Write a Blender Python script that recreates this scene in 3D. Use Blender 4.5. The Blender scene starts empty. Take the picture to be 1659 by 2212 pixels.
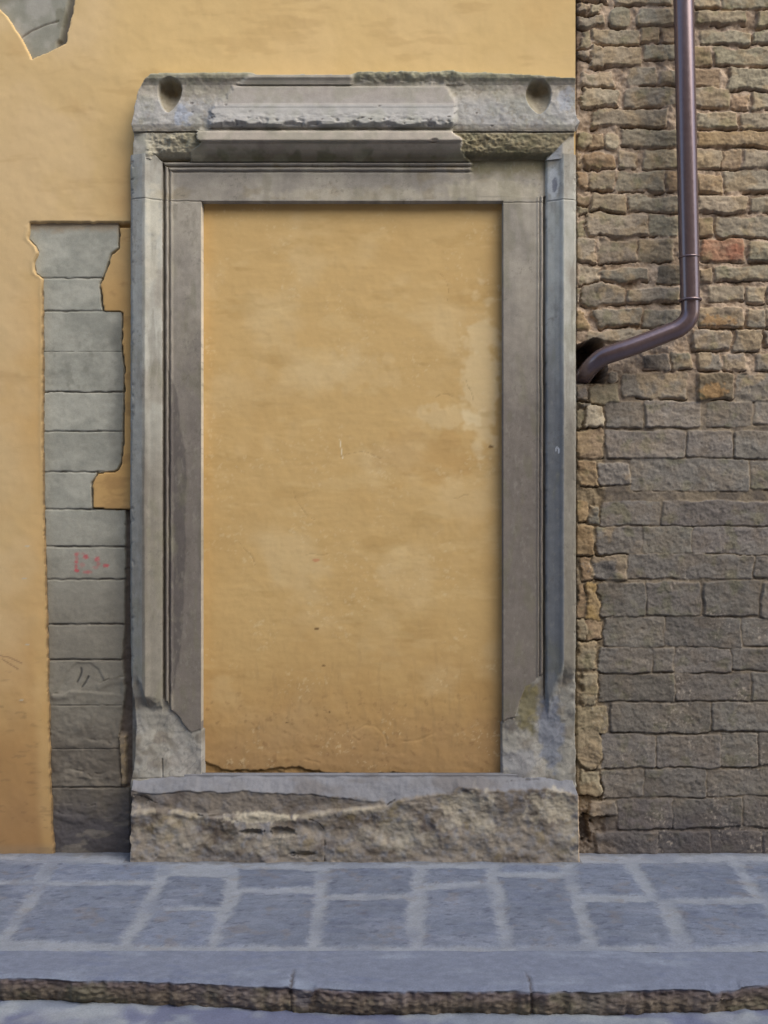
import bpy, math, random
import numpy as np

# ------------------------------------------------------------------ camera, sky, sun, exposure
sc = bpy.context.scene
D = 4.8                      # camera distance from the wall face (m)
EYE = 1.55                   # eye height (m)
S0 = EYE / 736.0             # metres per measuring unit on the wall face
CU, CV = 829.5, 1106.0
F = EYE / S0 * D / EYE       # focal length in measuring units
cam_d = bpy.data.cameras.new('camera'); cam = bpy.data.objects.new('camera', cam_d)
sc.collection.objects.link(cam); sc.camera = cam
cam.location = (0, -D, EYE); cam.rotation_euler = (math.radians(90), 0, 0)
cam_d.sensor_fit = 'AUTO'; cam_d.sensor_width = 36
cam_d.lens = F / 2212 * 36
cam_d.clip_end = 500; cam_d.clip_start = 0.05

SUN_EL, SUN_AZ = math.radians(48), math.radians(50)   # azimuth from the wall normal towards the right
w = bpy.data.worlds.new("World"); sc.world = w; w.use_nodes = True
nt = w.node_tree; bg = nt.nodes['Background']
sky = nt.nodes.new('ShaderNodeTexSky'); sky.sky_type = 'NISHITA'; sky.sun_disc = False
sky.sun_elevation = SUN_EL
sdir = (math.sin(SUN_AZ) * math.cos(SUN_EL), -math.cos(SUN_AZ) * math.cos(SUN_EL), math.sin(SUN_EL))
sky.sun_rotation = math.atan2(sdir[0], sdir[1])
sky.air_density = 1.0; sky.dust_density = 2.0; sky.ozone_density = 1.0
nt.links.new(sky.outputs[0], bg.inputs[0]); bg.inputs[1].default_value = 0.15
sd = bpy.data.lights.new('sun', 'SUN'); sd.energy = 1.3; sd.angle = math.radians(55); sd.color = (1.0, 0.93, 0.78)
sun = bpy.data.objects.new('sun', sd); sc.collection.objects.link(sun)
import mathutils
sun.rotation_euler = mathutils.Vector(sdir).to_track_quat('Z', 'Y').to_euler()
sc.view_settings.view_transform = 'Standard'; sc.view_settings.look = 'None'
sc.view_settings.gamma = 1.0; sc.view_settings.exposure = 0.98

# ------------------------------------------------------------------ numpy helpers
def S(r, g, b):
    c = np.array([r, g, b], float) / 255.0
    return np.where(c <= .04045, c / 12.92, ((c + .055) / 1.055) ** 2.4)

def _hash(ix, iy, seed):
    with np.errstate(over='ignore'):
        n = (ix.astype(np.int64) * 374761393 + iy.astype(np.int64) * 668265263 + int(seed) * 974711) & 0xffffffff
        n = ((n ^ (n >> 13)) * 1274126177) & 0xffffffff
        n = ((n ^ (n >> 16)) * 2246822519) & 0xffffffff
        n = n ^ (n >> 15)
    return (n & 0xffffff) / float(0xffffff) * 2 - 1

def vn(x, y, seed=0):
    x0 = np.floor(x); y0 = np.floor(y)
    fx = x - x0; fy = y - y0
    fx = fx * fx * fx * (fx * (fx * 6 - 15) + 10); fy = fy * fy * fy * (fy * (fy * 6 - 15) + 10)
    a = _hash(x0, y0, seed); b = _hash(x0 + 1, y0, seed); c = _hash(x0, y0 + 1, seed); d = _hash(x0 + 1, y0 + 1, seed)
    return (a + (b - a) * fx) * (1 - fy) + (c + (d - c) * fx) * fy

def fbm(u, v, scale, seed=0, octv=4, gain=.5, ax=1.0, ay=1.0):
    """fractal noise, scale in measuring units (one unit = 2.1 mm), about -1..1"""
    r = 0; a = 1.0; t = 0; x = u / scale / ax; y = v / scale / ay
    for k in range(octv):
        c, s = math.cos(.6 * k + .3), math.sin(.6 * k + .3)
        r = r + a * vn(c * x - s * y + 13.7 * k, s * x + c * y - 7.1 * k, seed + 31 * k); t += a
        a *= gain; x = x * 2.03; y = y * 2.03
    return r / t * 1.35

def ss(a, b, x):
    t = np.clip((x - a) / (b - a), 0, 1)
    return t * t * (3 - 2 * t)

def mixc(c, d, m):
    """mix colour field c with colour d by mask m"""
    return c + (np.asarray(d) - c) * m[..., None]

def box(u, v, u0, v0, u1, v1, soft=2.0):
    return ss(u0 - soft, u0 + soft, u) * (1 - ss(u1 - soft, u1 + soft, u)) * ss(v0 - soft, v0 + soft, v) * (1 - ss(v1 - soft, v1 + soft, v))

def blob(u, v, cu, cv, ru, rv, seed=0, wob=.35):
    r = np.sqrt(((u - cu) / ru) ** 2 + ((v - cv) / rv) ** 2) + wob * fbm(u, v, max(4, min(ru, rv) * .6), seed, 3)
    return 1 - ss(.7, 1.15, r)

def pdist(u, v, pts):
    """signed distance to a polygon (negative inside)"""
    d = np.full(u.shape, 1e9); ins = np.zeros(u.shape, bool); n = len(pts)
    for i in range(n):
        ax, ay = pts[i]; bx, by = pts[(i + 1) % n]
        ex, ey = bx - ax, by - ay
        t = np.clip(((u - ax) * ex + (v - ay) * ey) / (ex * ex + ey * ey + 1e-12), 0, 1)
        d = np.minimum(d, (u - ax - t * ex) ** 2 + (v - ay - t * ey) ** 2)
        c = ((ay > v) != (by > v)) & (u < (bx - ax) * (v - ay) / (by - ay + 1e-12) + ax)
        ins ^= c
    d = np.sqrt(d)
    return np.where(ins, -d, d)

def ldist(u, v, pts):
    d = np.full(u.shape, 1e9)
    for (ax, ay), (bx, by) in zip(pts[:-1], pts[1:]):
        ex, ey = bx - ax, by - ay
        t = np.clip(((u - ax) * ex + (v - ay) * ey) / (ex * ex + ey * ey + 1e-12), 0, 1)
        d = np.minimum(d, (u - ax - t * ex) ** 2 + (v - ay - t * ey) ** 2)
    return np.sqrt(d)

def WX(u, h=0.0): return (u - CU) * S0 * (D - h) / D
def WZ(v, h=0.0): return EYE + (CV - v) * S0 * (D - h) / D
def lines(*segs):
    """grid lines from (start, stop, step) runs"""
    out = []
    for a, b, st in segs:
        n = max(1, int(round(abs(b - a) / st)))
        out += list(np.linspace(a, b, n + 1)[:-1])
    out.append(segs[-1][1])
    return np.array(out)

# ------------------------------------------------------------------ materials
def surface(name, rough=.9, fine=.12, fscale=220, bump=.35, bdist=.0015, spec=.25, mid=.10, mscale=25, speck=0.0):
    """weathered mineral surface: own colour from the mesh, broken up by procedural grain"""
    m = bpy.data.materials.new(name); m.use_nodes = True; n = m.node_tree.nodes; l = m.node_tree.links
    b = n['Principled BSDF']; b.inputs['Roughness'].default_value = rough
    b.inputs['Specular IOR Level'].default_value = spec
    at = n.new('ShaderNodeAttribute'); at.attribute_name = 'tone'
    tc = n.new('ShaderNodeTexCoord')
    n1 = n.new('ShaderNodeTexNoise'); n1.inputs['Scale'].default_value = fscale; n1.inputs['Detail'].default_value = 5; n1.inputs['Roughness'].default_value = .65
    n2 = n.new('ShaderNodeTexNoise'); n2.inputs['Scale'].default_value = mscale; n2.inputs['Detail'].default_value = 6; n2.inputs['Roughness'].default_value = .6
    for q in (n1, n2): l.new(tc.outputs['Object'], q.inputs['Vector'])
    def mr(src, amp):
        r = n.new('ShaderNodeMapRange'); r.inputs['From Min'].default_value = .3; r.inputs['From Max'].default_value = .7
        r.inputs['To Min'].default_value = 1 - amp; r.inputs['To Max'].default_value = 1 + amp
        l.new(src, r.inputs['Value']); return r.outputs[0]
    mu = n.new('ShaderNodeMath'); mu.operation = 'MULTIPLY'
    l.new(mr(n1.outputs[0], fine), mu.inputs[0]); l.new(mr(n2.outputs[0], mid), mu.inputs[1])
    vm = n.new('ShaderNodeVectorMath'); vm.operation = 'SCALE'
    l.new(at.outputs['Color'], vm.inputs[0]); l.new(mu.outputs[0], vm.inputs['Scale'])
    col = vm.outputs[0]
    if speck:
        vo = n.new('ShaderNodeTexNoise'); vo.inputs['Scale'].default_value = 330; vo.inputs['Detail'].default_value = 1
        l.new(tc.outputs['Object'], vo.inputs['Vector'])
        r = n.new('ShaderNodeMapRange'); r.inputs['From Min'].default_value = .70; r.inputs['From Max'].default_value = .78; r.inputs['To Max'].default_value = speck
        l.new(vo.outputs[0], r.inputs['Value'])
        mx = n.new('ShaderNodeMixRGB'); l.new(r.outputs[0], mx.inputs[0]); l.new(col, mx.inputs[1]); mx.inputs[2].default_value = (.42, .38, .33, 1); col = mx.outputs[0]
    l.new(col, b.inputs['Base Color'])
    bp = n.new('ShaderNodeBump'); bp.inputs['Strength'].default_value = bump; bp.inputs['Distance'].default_value = bdist
    l.new(n1.outputs[0], bp.inputs['Height']); l.new(bp.outputs[0], b.inputs['Normal'])
    return m

M_PLASTER = surface('ochre_limewash', .95, .035, 300, .25, .0008, .1, .03, 9)
M_STONE = surface('grey_sandstone', .92, .10, 260, .4, .0012, .15, .07, 22)
M_ROUGH = surface('broken_stone', .95, .12, 160, .5, .002, .12, .10, 30, .15)
M_BRICK = surface('rubble_masonry', .95, .15, 170, .5, .002, .12, .12, 38, .25)
M_PAVE = surface('paving_slate', .82, .16, 150, .6, .0022, .3, .08, 14, .12)

# ------------------------------------------------------------------ object helpers
def props(o, label=None, cat=None, kind=None, group=None):
    if label: o['label'] = label
    if cat: o['category'] = cat
    if kind: o['kind'] = kind
    if group: o['group'] = group
    return o

def empty(name, loc, label, cat, group=None):
    o = bpy.data.objects.new(name, None); sc.collection.objects.link(o); o.location = loc; o.empty_display_size = .1
    return props(o, label, cat, None, group)

def sheet(name, X, Y, Z, col, mat, parent=None, mask=None, smooth=True):
    """one mesh object from a grid of points, with its own colour per point"""
    n, m = X.shape
    if mask is None: mask = np.ones((n - 1, m - 1), bool)
    idx = np.arange(n * m).reshape(n, m)
    q = np.stack([idx[:-1, :-1][mask], idx[:-1, 1:][mask], idx[1:, 1:][mask], idx[1:, :-1][mask]], 1)
    used = np.unique(q); remap = np.zeros(n * m, np.int64); remap[used] = np.arange(len(used)); q = remap[q]
    P = np.stack([X, Y, Z], -1).reshape(-1, 3)[used]
    C = np.clip(col, .002, .95).reshape(-1, 3)[used]
    # faces must look towards the viewer side (-Y or +Z)
    a, b, c = P[q[0, 0]], P[q[0, 1]], P[q[0, 3]]
    e1 = P[q[:, 1]] - P[q[:, 0]]; e2 = P[q[:, 3]] - P[q[:, 0]]
    nn = np.cross(e1, e2).sum(0)
    if (-nn[1] + nn[2]) < 0: q = q[:, ::-1]
    me = bpy.data.meshes.new(name)
    me.vertices.add(len(P)); me.vertices.foreach_set('co', P.astype(np.float32).ravel())
    me.loops.add(q.size); me.loops.foreach_set('vertex_index', q.astype(np.int32).ravel())
    me.polygons.add(len(q)); me.polygons.foreach_set('loop_start', np.arange(0, q.size, 4, dtype=np.int32))
    me.update(calc_edges=True)
    ca = me.color_attributes.new('tone', 'FLOAT_COLOR', 'POINT')
    ca.data.foreach_set('color', np.concatenate([C, np.ones((len(C), 1))], 1).astype(np.float32).ravel())
    if smooth: me.polygons.foreach_set('use_smooth', np.ones(len(q), bool))
    me.materials.append(mat)
    o = bpy.data.objects.new(name, me); sc.collection.objects.link(o)
    if parent:
        o.parent = parent; o.matrix_parent_inverse = mathutils.Matrix.Translation(-parent.location)
    return o

def cells(U, V, f):
    cu = (U[:-1, :-1] + U[1:, 1:]) / 2; cv = (V[:-1, :-1] + V[1:, 1:]) / 2
    return f(cu, cv)

def ip(x, pts):
    a = np.array(pts, float); return np.interp(x, a[:, 0], a[:, 1])

def dull(c, k):
    g = c @ np.array([.2126, .7152, .0722]); return c + (g[..., None] - c) * k

# ------------------------------------------------------------------ shared outlines (measuring units)
PIL_L = [(486, 63.3), (516, 61.7), (531, 77), (545, 82.7), (566, 74), (590, 77), (601, 92.6), (735, 94), (933, 93.5), (1110, 96), (1252, 100.7), (1422, 104), (1502, 104.5), (1530, 107), (1665, 109), (1811, 114.6), (1826, 118), (1900, 118)]
PIL_R = [(486, 256), (535, 256), (549, 239), (593, 225), (612, 214.6), (668, 221), (671.5, 222), (673, 264), (735, 262), (797, 268), (933, 265.5), (998, 262), (1014, 254), (1019, 246), (1022, 210), (1044, 197.6), (1098, 199), (1101, 271), (1352, 269), (1422, 264), (1491, 271), (1595, 257), (1700, 262), (1702, 281), (1900, 281)]
FRAG = [(-90, -220), (235, -220), (165, -10), (160, 2), (155, 30), (148, 58), (141, 92.6), (97, 114.5), (69, 126), (46, 81), (14, 32), (0, 18.5), (-90, -60)]

# ================================================================== SETTING: pavement, kerb, street
def G(pu, pv, z=0.0):
    d = F * (EYE - z) / (pv - CV); return ((pu - CU) / F * d, d - D)
def c3(x, y): return (x / 1.944, 1792.1 + y / 1.944)
def c4(x, y): return (805.6 + x / 1.944, 1792.1 + y / 1.944)
PAVERS = [
 [c3(195,232), c3(645,228), c3(505,478), c3(40,462)], [c3(-120,225), c3(155,228), c3(10,440), c3(-330,440)],
 [c3(650,338), c3(918,340), c3(878,488), c3(550,486)], [c3(710,192), c3(948,200), c3(928,322), c3(655,322)],
 [c3(1012,262), c3(1332,266), c3(1292,488), c3(918,484)], [c3(1374,296), c4(150,288), c4(152,492), c3(1342,490)],
 [c4(228,252), c4(480,238), c4(545,490), c4(217,490)], [c4(532,196), c4(806,205), c4(893,488), c4(590,490)],
 [c4(892,302), c4(1190,300), c4(1278,480), c4(950,490)], [c4(1272,312), c4(1640,308), c4(1728,480), c4(1352,488)],
 [c4(1668,305), c4(2050,305), c4(2180,480), c4(1770,480)],
 [c3(-300,105), c3(185,128), c3(155,212), c3(-300,210)], [c3(235,135), c3(655,150), c3(648,212), c3(208,216)],
 [c3(1005,160), c3(1330,170), c3(1322,238), c3(998,244)], [c3(1382,160), c4(176,158), c4(158,268), c3(1376,272)],
 [c4(222,160), c4(486,160), c4(478,216), c4(218,226)], [c4(536,140), c4(790,150), c4(798,176), c4(532,176)],
 [c4(852,138), c4(1062,140), c4(1148,272), c4(862,272)], [c4(1114,138), c4(1494,132), c4(1596,282), c4(1212,288)],
 [c4(1544,130), c4(1900,130), c4(2050,270), c4(1640,260)],
]
PW = [[G(*p) for p in poly] for poly in PAVERS]
rng = random.Random(4)
for side in (-1, 1):          # paving carries on beyond the frame on both sides
    for row, (ya, yb) in enumerate(((-.36, -.05), (-.99, -.42))):
        x = 1.95 + rng.uniform(0, .2)
        while x < 7:
            wd = rng.uniform(.32, .55)
            a, b = side * x, side * (x + wd - .06)
            PW.append([(a, yb), (b, yb), (b, ya), (a, ya)]); x += wd
kerb_back_y = G(830, 2054)[1]
EDGE = [G(0, 2108), G(300, 2116), G(600, 2128), G(850, 2136), G(1100, 2140), G(1300, 2139), G(1480, 2134), G(1659, 2125)]
def edge_y(x): return np.interp(x, [e[0] for e in EDGE], [e[1] for e in EDGE])

xs = lines((-9, -2.2, .10), (-2.2, 2.2, .0065), (2.2, 9, .10)); ys = lines((.2, kerb_back_y, .0065))
GX, GY = np.meshgrid(xs, ys)
gu, gv = GX / S0, GY / S0
jm = np.zeros(GX.shape); tintp = np.zeros(GX.shape); ph = np.zeros(GX.shape)
wu = GX + .010 * fbm(gu, gv, 30, 5, 3); wv = GY + .010 * fbm(gu, gv, 30, 6, 3)
wu = wu + .004 * fbm(gu, gv, 6, 15, 2); wv = wv + .004 * fbm(gu, gv, 6, 16, 2)
for k, poly in enumerate(PW):
    bx = [p[0] for p in poly]; by = [p[1] for p in poly]
    ix = np.where((xs > min(bx) - .06) & (xs < max(bx) + .06))[0]; iy = np.where((ys > min(by) - .06) & (ys < max(by) + .06))[0]
    if len(ix) == 0 or len(iy) == 0: continue
    sl = (slice(iy[0], iy[-1] + 1), slice(ix[0], ix[-1] + 1))
    d = pdist(wu[sl], wv[sl], poly); m = 1 - ss(-.020, .014, d + .010 * fbm(gu[sl], gv[sl], 9, 17, 3, .7))
    r = rng.uniform(-1, 1)
    tintp[sl] = np.where(m > jm[sl], r, tintp[sl]); jm[sl] = np.maximum(jm[sl], m)
stone_c = S(100, 109, 127)[None, None] * (1 + .10 * tintp[..., None])
pc = mixc(np.broadcast_to(S(127, 134, 145), GX.shape + (3,)), S(118, 122, 138), jm * 0)
pc = pc * (1 - jm[..., None] * (.93 - .12 * np.clip(fbm(gu, gv, 60, 77, 3), -1, 1)[..., None]).clip(0, 1)) + stone_c * (jm[..., None] * (.93 - .12 * np.clip(fbm(gu, gv, 60, 77, 3), -1, 1)[..., None]).clip(0, 1))
wear = ss(.05, .7, fbm(gu, gv, 55, 21, 5, .6, 1.6, 1)); pc = mixc(pc, S(118, 126, 143), wear * .55)
pc = mixc(pc, S(136, 141, 150), (1 - ss(.03, .22, -GY + .04 * fbm(gu, gv, 40, 18, 3))) * .8)        # mortar and dust fillet along the wall foot
pc = mixc(pc, S(84, 92, 114), ss(.2, .7, fbm(gu, gv, 22, 22, 4, .6, 2, 1)) * .45 * jm)
gr_ = fbm(gu, gv, 7, 23, 4, .7, 1.6, 1); pc = pc * (1 + .16 * gr_ * (.4 + .6 * jm))[..., None]
pc = pc * (1 + .10 * fbm(gu, gv, 20, 24, 4, .65, 1.5, 1))[..., None]
pc = mixc(pc, S(62, 66, 84), ss(.45, .75, fbm(gu, gv, 9, 25, 3, .6, 1.8, 1)) * jm * .5)
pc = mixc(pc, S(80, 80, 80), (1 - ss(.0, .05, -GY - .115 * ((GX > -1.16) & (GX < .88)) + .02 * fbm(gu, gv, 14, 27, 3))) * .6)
pc = mixc(pc, S(112, 104, 96), ss(.35, .8, fbm(gu, gv, 34, 26, 4, .6)) * .3)
pc = mixc(pc, S(106, 114, 130), (1 - jm) * ss(.05, .6, fbm(gu, gv, 80, 28, 3)) * .55)
pc = mixc(pc, S(66, 68, 78), (1 - ss(.0, .10, np.abs(jm - .45))) * ss(.1, .5, fbm(gu, gv, 26, 29, 3)) * .45)
ph = -.0045 * (1 - jm) + .0022 * fbm(gu, gv, 70, 31, 4) + .0014 * gr_
hatch = np.sin((GX * .8 + GY * 1.6 + .015 * fbm(gu, gv, 40, 41, 2)) * 2 * np.pi / .022)
hm = ss(-.1, .4, fbm(gu, gv, 120, 42, 2)) * jm
ph += -.0009 * hm * np.clip(hatch, 0, 1); pc = pc * (1 - .08 * (hm * np.clip(hatch, 0, 1))[..., None])
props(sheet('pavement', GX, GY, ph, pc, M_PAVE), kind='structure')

# kerb: top, worn arris and broken front face in one swept sheet
prof = [(0, 0, 0), (.02, 0, 0)]
tt = np.linspace(0, 1, 46)
rows_y, rows_z = [], []
xs = lines((-9, -2.2, .12), (-2.2, 2.2, .006), (2.2, 9, .12))
T = np.concatenate([np.linspace(0, 1, 44), 1 + np.linspace(.02, 1, 34)])
KX, KT = np.meshgrid(xs, T)
ey = edge_y(KX) + .012 * fbm(KX / S0, KX * 0, 90, 51, 3) + .005 * fbm(KX / S0, KX * 0, 12, 52, 2)
KH = .075 + .008 * ss(-1, 1, KX)
tf = np.clip(KT - 1, 0, 1)
KY = np.where(KT <= 1, kerb_back_y + (ey - kerb_back_y) * KT, ey + .02 * tf ** .6 - .012 * np.sin(np.pi * tf))
KZ = np.where(KT <= 1, -.006 * ss(.86, 1, KT) ** 2, -.006 - KH * tf * 1.25)
ku, kv = KX / S0, np.where(KT <= 1, KY / S0, KZ / S0 - 200)
fr = ss(.97, 1.10, KT)
KY += fr * (.010 * fbm(ku, kv, 26, 61, 5, .62, 1.8, 1) + .003 * fbm(ku, kv, 5, 62, 2))
KZ += (1 - fr) * (.0025 * fbm(ku, kv, 60, 63, 4) + .0008 * fbm(ku, kv, 6, 64, 3))
nick = blob(ku, KT * 0, G(1570, 2135)[0] / S0, 0, 28, 1, 3, .2) + .6 * blob(ku, KT * 0, G(655, 2125)[0] / S0, 0, 16, 1, 4, .2)
KZ -= np.where(KT <= 1.3, nick * .009 * ss(.80, 1, KT), 0)
kc = np.broadcast_to(S(108, 116, 134), KX.shape + (3,))
kc = mixc(kc, S(130, 140, 156), ss(0, .7, fbm(ku, kv, 50, 65, 5, .6, 2, 1)) * .5)
kc = kc * (1 + .10 * fbm(ku, kv, 8, 72, 4, .7, 1.6, 1))[..., None]
kc = mixc(kc, S(96, 105, 130), ss(.25, .8, fbm(ku, kv, 26, 66, 4, .6, 2, 1)) * .5)
kc = mixc(kc, S(118, 108, 96), ss(1.0, 1.12, KT + .03 * fbm(ku, kv, 8, 67, 3)))
kc = mixc(kc, S(136, 124, 108), fr * ss(.1, .6, fbm(ku, kv, 9, 68, 4, .6)) * .6)
kc = mixc(kc, S(92, 82, 92), fr * ss(1.5, 1.05, KT) * .6)
kc = mixc(kc, S(104, 104, 84), fr * ss(.1, .6, fbm(ku, kv, 40, 73, 3)) * .5)
kc = mixc(kc, S(128, 120, 118), fr * ss(.2, .7, fbm(ku, kv, 60, 74, 3)) * .5)
kc = mixc(kc, S(84, 76, 70), fr * ss(.2, .6, fbm(ku, kv, 12, 69, 3, .6)) * .6)
for px_, w_ in ((632, 2.0), (1140, 2.0), (-420, 2), (2080, 2)):      # joints between kerb stones
    gx = G(px_, 2110)[0]
    j = (1 - ss(.002, .006, np.abs(KX - gx + .004 * fbm(ku, kv, 10, 70, 2)))) * ss(.45, .75, KT)
    KY += j * .008 * fr; KZ -= j * .006 * (1 - fr); kc = mixc(kc, S(75, 70, 70), j * .8)
jk = ss(0, .6, fbm(ku, kv * 0, 60, 71, 2)) * (1 - ss(.012, .03, KT)) * ss(200, 420, ku + 150)
kc = mixc(kc, S(50, 48, 52), jk * .8); KZ -= .006 * jk
patch = blob(ku, kv, G(655, 2125)[0] / S0, -212, 15, 26, 9, .2) * fr
kc = mixc(kc, S(125, 120, 120), patch)
props(sheet('kerb', KX, KY, KZ, kc, M_ROUGH), kind='structure')

xs = lines((-60, -2.4, 1.8), (-2.4, 2.4, .012), (2.4, 60, 1.8)); ys = lines((-1.22, -2.0, .010), (-2.0, -60, .9))
RX, RY = np.meshgrid(xs, ys); ru, rv = RX / S0, RY / S0
near = ss(-2.0, -1.7, RY)
RZ = -.088 + near * (.006 * fbm(ru, rv, 40, 81, 4) + .0015 * fbm(ru, rv, 8, 82, 3))
n_ = fbm(ru, rv, 60, 83, 4, .55, 2, 1)
rc = mixc(np.broadcast_to(S(120, 128, 142), RX.shape + (3,)), S(100, 106, 130), ss(-.15, .25, n_))
rc = mixc(rc, S(150, 156, 160), ss(-1.46, -1.36, RY + .03 * fbm(ru, rv, 20, 84, 3)) * ss(-.3, .2, fbm(ru, rv, 60, 85, 2)) * .6)
RZ += .004 * ss(.25, -.15, n_) * near
props(sheet('street', RX, RY, RZ, rc, M_PAVE), kind='structure')

# ================================================================== PLASTERED FACADE
us = lines((-2600, -320, 60), (-320, 1243, 2.6)); vs = lines((-3000, -190, 60), (-190, 1850, 2.6))
U, V = np.meshgrid(us, vs)
uw = U + 1.6 * fbm(U, V, 14, 101, 3); vw = V + 1.4 * fbm(U, V, 14, 102, 3)
H = .0020 * fbm(U, V, 130, 103, 3) + .0006 * fbm(U, V, 20, 104, 3)
L = ip(V, PIL_L); R = ip(V, PIL_R)
inrec = (1 - ss(-1.3, 1.3, L - uw)) * ss(479.5, 481.5, V + .8 * fbm(U, V, 12, 105, 3))
rim = np.exp(-((uw - L + 4) / 5) ** 2) * ss(484, 492, V) * (1 - ss(900, 1200, V))
H += .0025 * rim
stone_here = (1 - ss(-1.2, 1.2, uw - R))
lower = np.where(V > 1100, 1, stone_here)
rec_h = -.012 + .0015 * fbm(U, V, 40, 106, 3) - .05 * lower
rec_h = np.where(V < 490, -.035, rec_h)
H = H + (rec_h - H) * inrec
fd = pdist(uw, vw, FRAG); inf = 1 - ss(-1.4, 1.0, fd)
H = H + (-.06 - H) * inf
base = np.broadcast_to(S(203, 169, 119), U.shape + (3,))
big = fbm(U, V, 170, 110, 4)
c = mixc(base, S(213, 180, 136), ss(0, .7, big) * .7)
c = mixc(c, S(190, 146, 92), ss(0, .8, -big) * .55)
c = mixc(c, S(205, 172, 128), ss(.15, -.35, (U - 150) / 300 + .3 * fbm(U, V, 60, 111, 3)) * ss(60, 350, V) * (1 - ss(950, 1300, V)) * .75)
c = mixc(c, S(216, 178, 118), ss(150, 330, U) * (1 - ss(250, 480, V)) * .6)
c = mixc(c, S(204, 156, 88), ss(-110, 20, U - L + 28 * fbm(U, V, 50, 112, 2)) * ss(560, 700, V) * .55)
c = mixc(c, S(180, 132, 76), ss(1150, 1700, V + 80 * fbm(U, V, 70, 113, 4)) * (1 - .75 * ss(-42, -15, U - L)) * .75)
c = mixc(c, S(150, 112, 78), ss(1500, 1840, V + 60 * fbm(U, V, 60, 114, 4)) * (1 - .5 * ss(-36, -15, U - L)) * .65)
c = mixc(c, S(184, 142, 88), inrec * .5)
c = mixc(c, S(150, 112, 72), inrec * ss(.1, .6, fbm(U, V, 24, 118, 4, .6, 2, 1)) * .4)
c = mixc(c, S(218, 184, 134), rim * .4)
c = mixc(c, S(140, 88, 50), inrec * ss(486, 520, 540 - V) * 0)
c = mixc(c, S(98, 80, 66), ss(.35, .8, fbm(U, V, 9, 116, 3, .6, 3, 1)) * ss(1380, 1500, V) * .25)
c = mixc(c, S(170, 130, 80), ss(.3, .8, fbm(U, V, 30, 117, 4, .6, 4, 1)) * .22)
scr = (1 - ss(.8, 2.0, ldist(U, V, [(-20, 1413), (20, 1420), (48, 1433)]))) + (1 - ss(.8, 2.0, ldist(U, V, [(5, 1424), (40, 1446)])))
c = mixc(c, S(132, 98, 76), np.clip(scr, 0, 1) * .6)
for (a, b) in ((59, 1392), (47, 1512), (52, 1250), (60, 1180)):
    c = mixc(c, S(190, 180, 165), blob(U, V, a, b, 5, 2.2, 5, .3) * .8)
foot = ss(1815, 1842, V); c = mixc(c, S(140, 122, 104), foot * .5)
lp = np.exp(-((uw - L + .6) / 2.8) ** 2) * (.25 + .75 * ss(600, 640, V)) * (V > 484); c = mixc(c, S(98, 80, 62), lp * .9)  # dark line of shade painted along the plaster lip
c = mixc(c, S(112, 88, 66), inrec * ss(-.008, -.02, H) * (U < ip(V, PIL_L) + 6) * .9)  # gap beside the pilaster darkened by colour to read as shade
c = dull(c, .10) * np.array([1.03, 1.075, 1.0])
mk = cells(U, V, lambda a, b: ~((a > 296) & (a < 1228) & (b > 215)) & ~((a > 345) & (a < 1228) & (b > 178)))
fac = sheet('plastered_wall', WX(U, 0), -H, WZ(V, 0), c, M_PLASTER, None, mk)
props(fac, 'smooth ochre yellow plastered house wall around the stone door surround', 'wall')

# exposed stone high on the left
us = lines((-90, 175, 2.2)); vs = lines((-200, 132, 2.2)); U, V = np.meshgrid(us, vs)
H = -.020 + .001 * fbm(U, V, 30, 120, 4)
ja = 1 - ss(.6, 2.6, ldist(U, V, [(46, 82), (70, 66), (98, 54), (126, 46)]) + .8 * fbm(U, V, 8, 121, 2))
jb = 1 - ss(.6, 2.4, ldist(U, V, [(-60, -30), (20, 22), (48, -12)]))
H -= .004 * ja
gr = ss(-16, -6, pdist(U, V, FRAG)) * ss(118, 130, U)
H -= .022 * gr
c = mixc(np.broadcast_to(S(160, 157, 146), U.shape + (3,)), S(142, 141, 128), ss(-.2, .6, fbm(U, V, 40, 122, 4)))
c = mixc(c, S(120, 118, 100), ss(0, 30, 28 - V - .35 * U) * .8)
c = mixc(c, S(112, 104, 92), ja * .8); c = mixc(c, S(110, 104, 94), gr * .75)  # joint colour; groove painted darker for the shadow of the plaster lip
c = mixc(c, S(105, 104, 84), blob(U, V, 132, 38, 12, 24, 7) * .6)
o = sheet('exposed_stone', WX(U, -.02), -H, WZ(V, -.02), c, M_STONE)
props(o, 'pointed patch of bare grey stone showing through the plaster at the upper left', 'stone')

# ================================================================== STONE PILASTER
pil = empty('stone_pilaster', (WX(180), .01, 0), 'flat grey stone pilaster of stacked blocks left bare beside the walled up doorway', 'pilaster')
us = lines((50, 300, 2.0)); vs = lines((482, 1850, 2.0)); U, V = np.meshgrid(us, vs)
JV = [(601, 1.0), (672, 1.0), (760, .35), (847, 1.0), (931.5, 1.0), (1019.5, 1.1), (1100, 1.2), (1180.6, 1.3), (1251.8, 1.3), (1349, 1.5), (1425.4, 1.5), (1524, .5), (1618, .7), (1701.5, 1.4)]
L = ip(V, PIL_L); R = ip(V, PIL_R)
uw = U + 1.2 * fbm(U, V, 12, 130, 3)
rough = ss(1380, 1600, V)
H = -.017 + .0012 * fbm(U, V, 60, 131, 4) + .0006 * fbm(U, V, 8, 132, 3) + rough * (.0045 * fbm(U, V, 40, 133, 4, .6, 2, 1) + .0015 * fbm(U, V, 8, 134, 3))
H = H - .014 * ss(1250, 1700, V) * 0
jj = np.zeros(U.shape)
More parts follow.
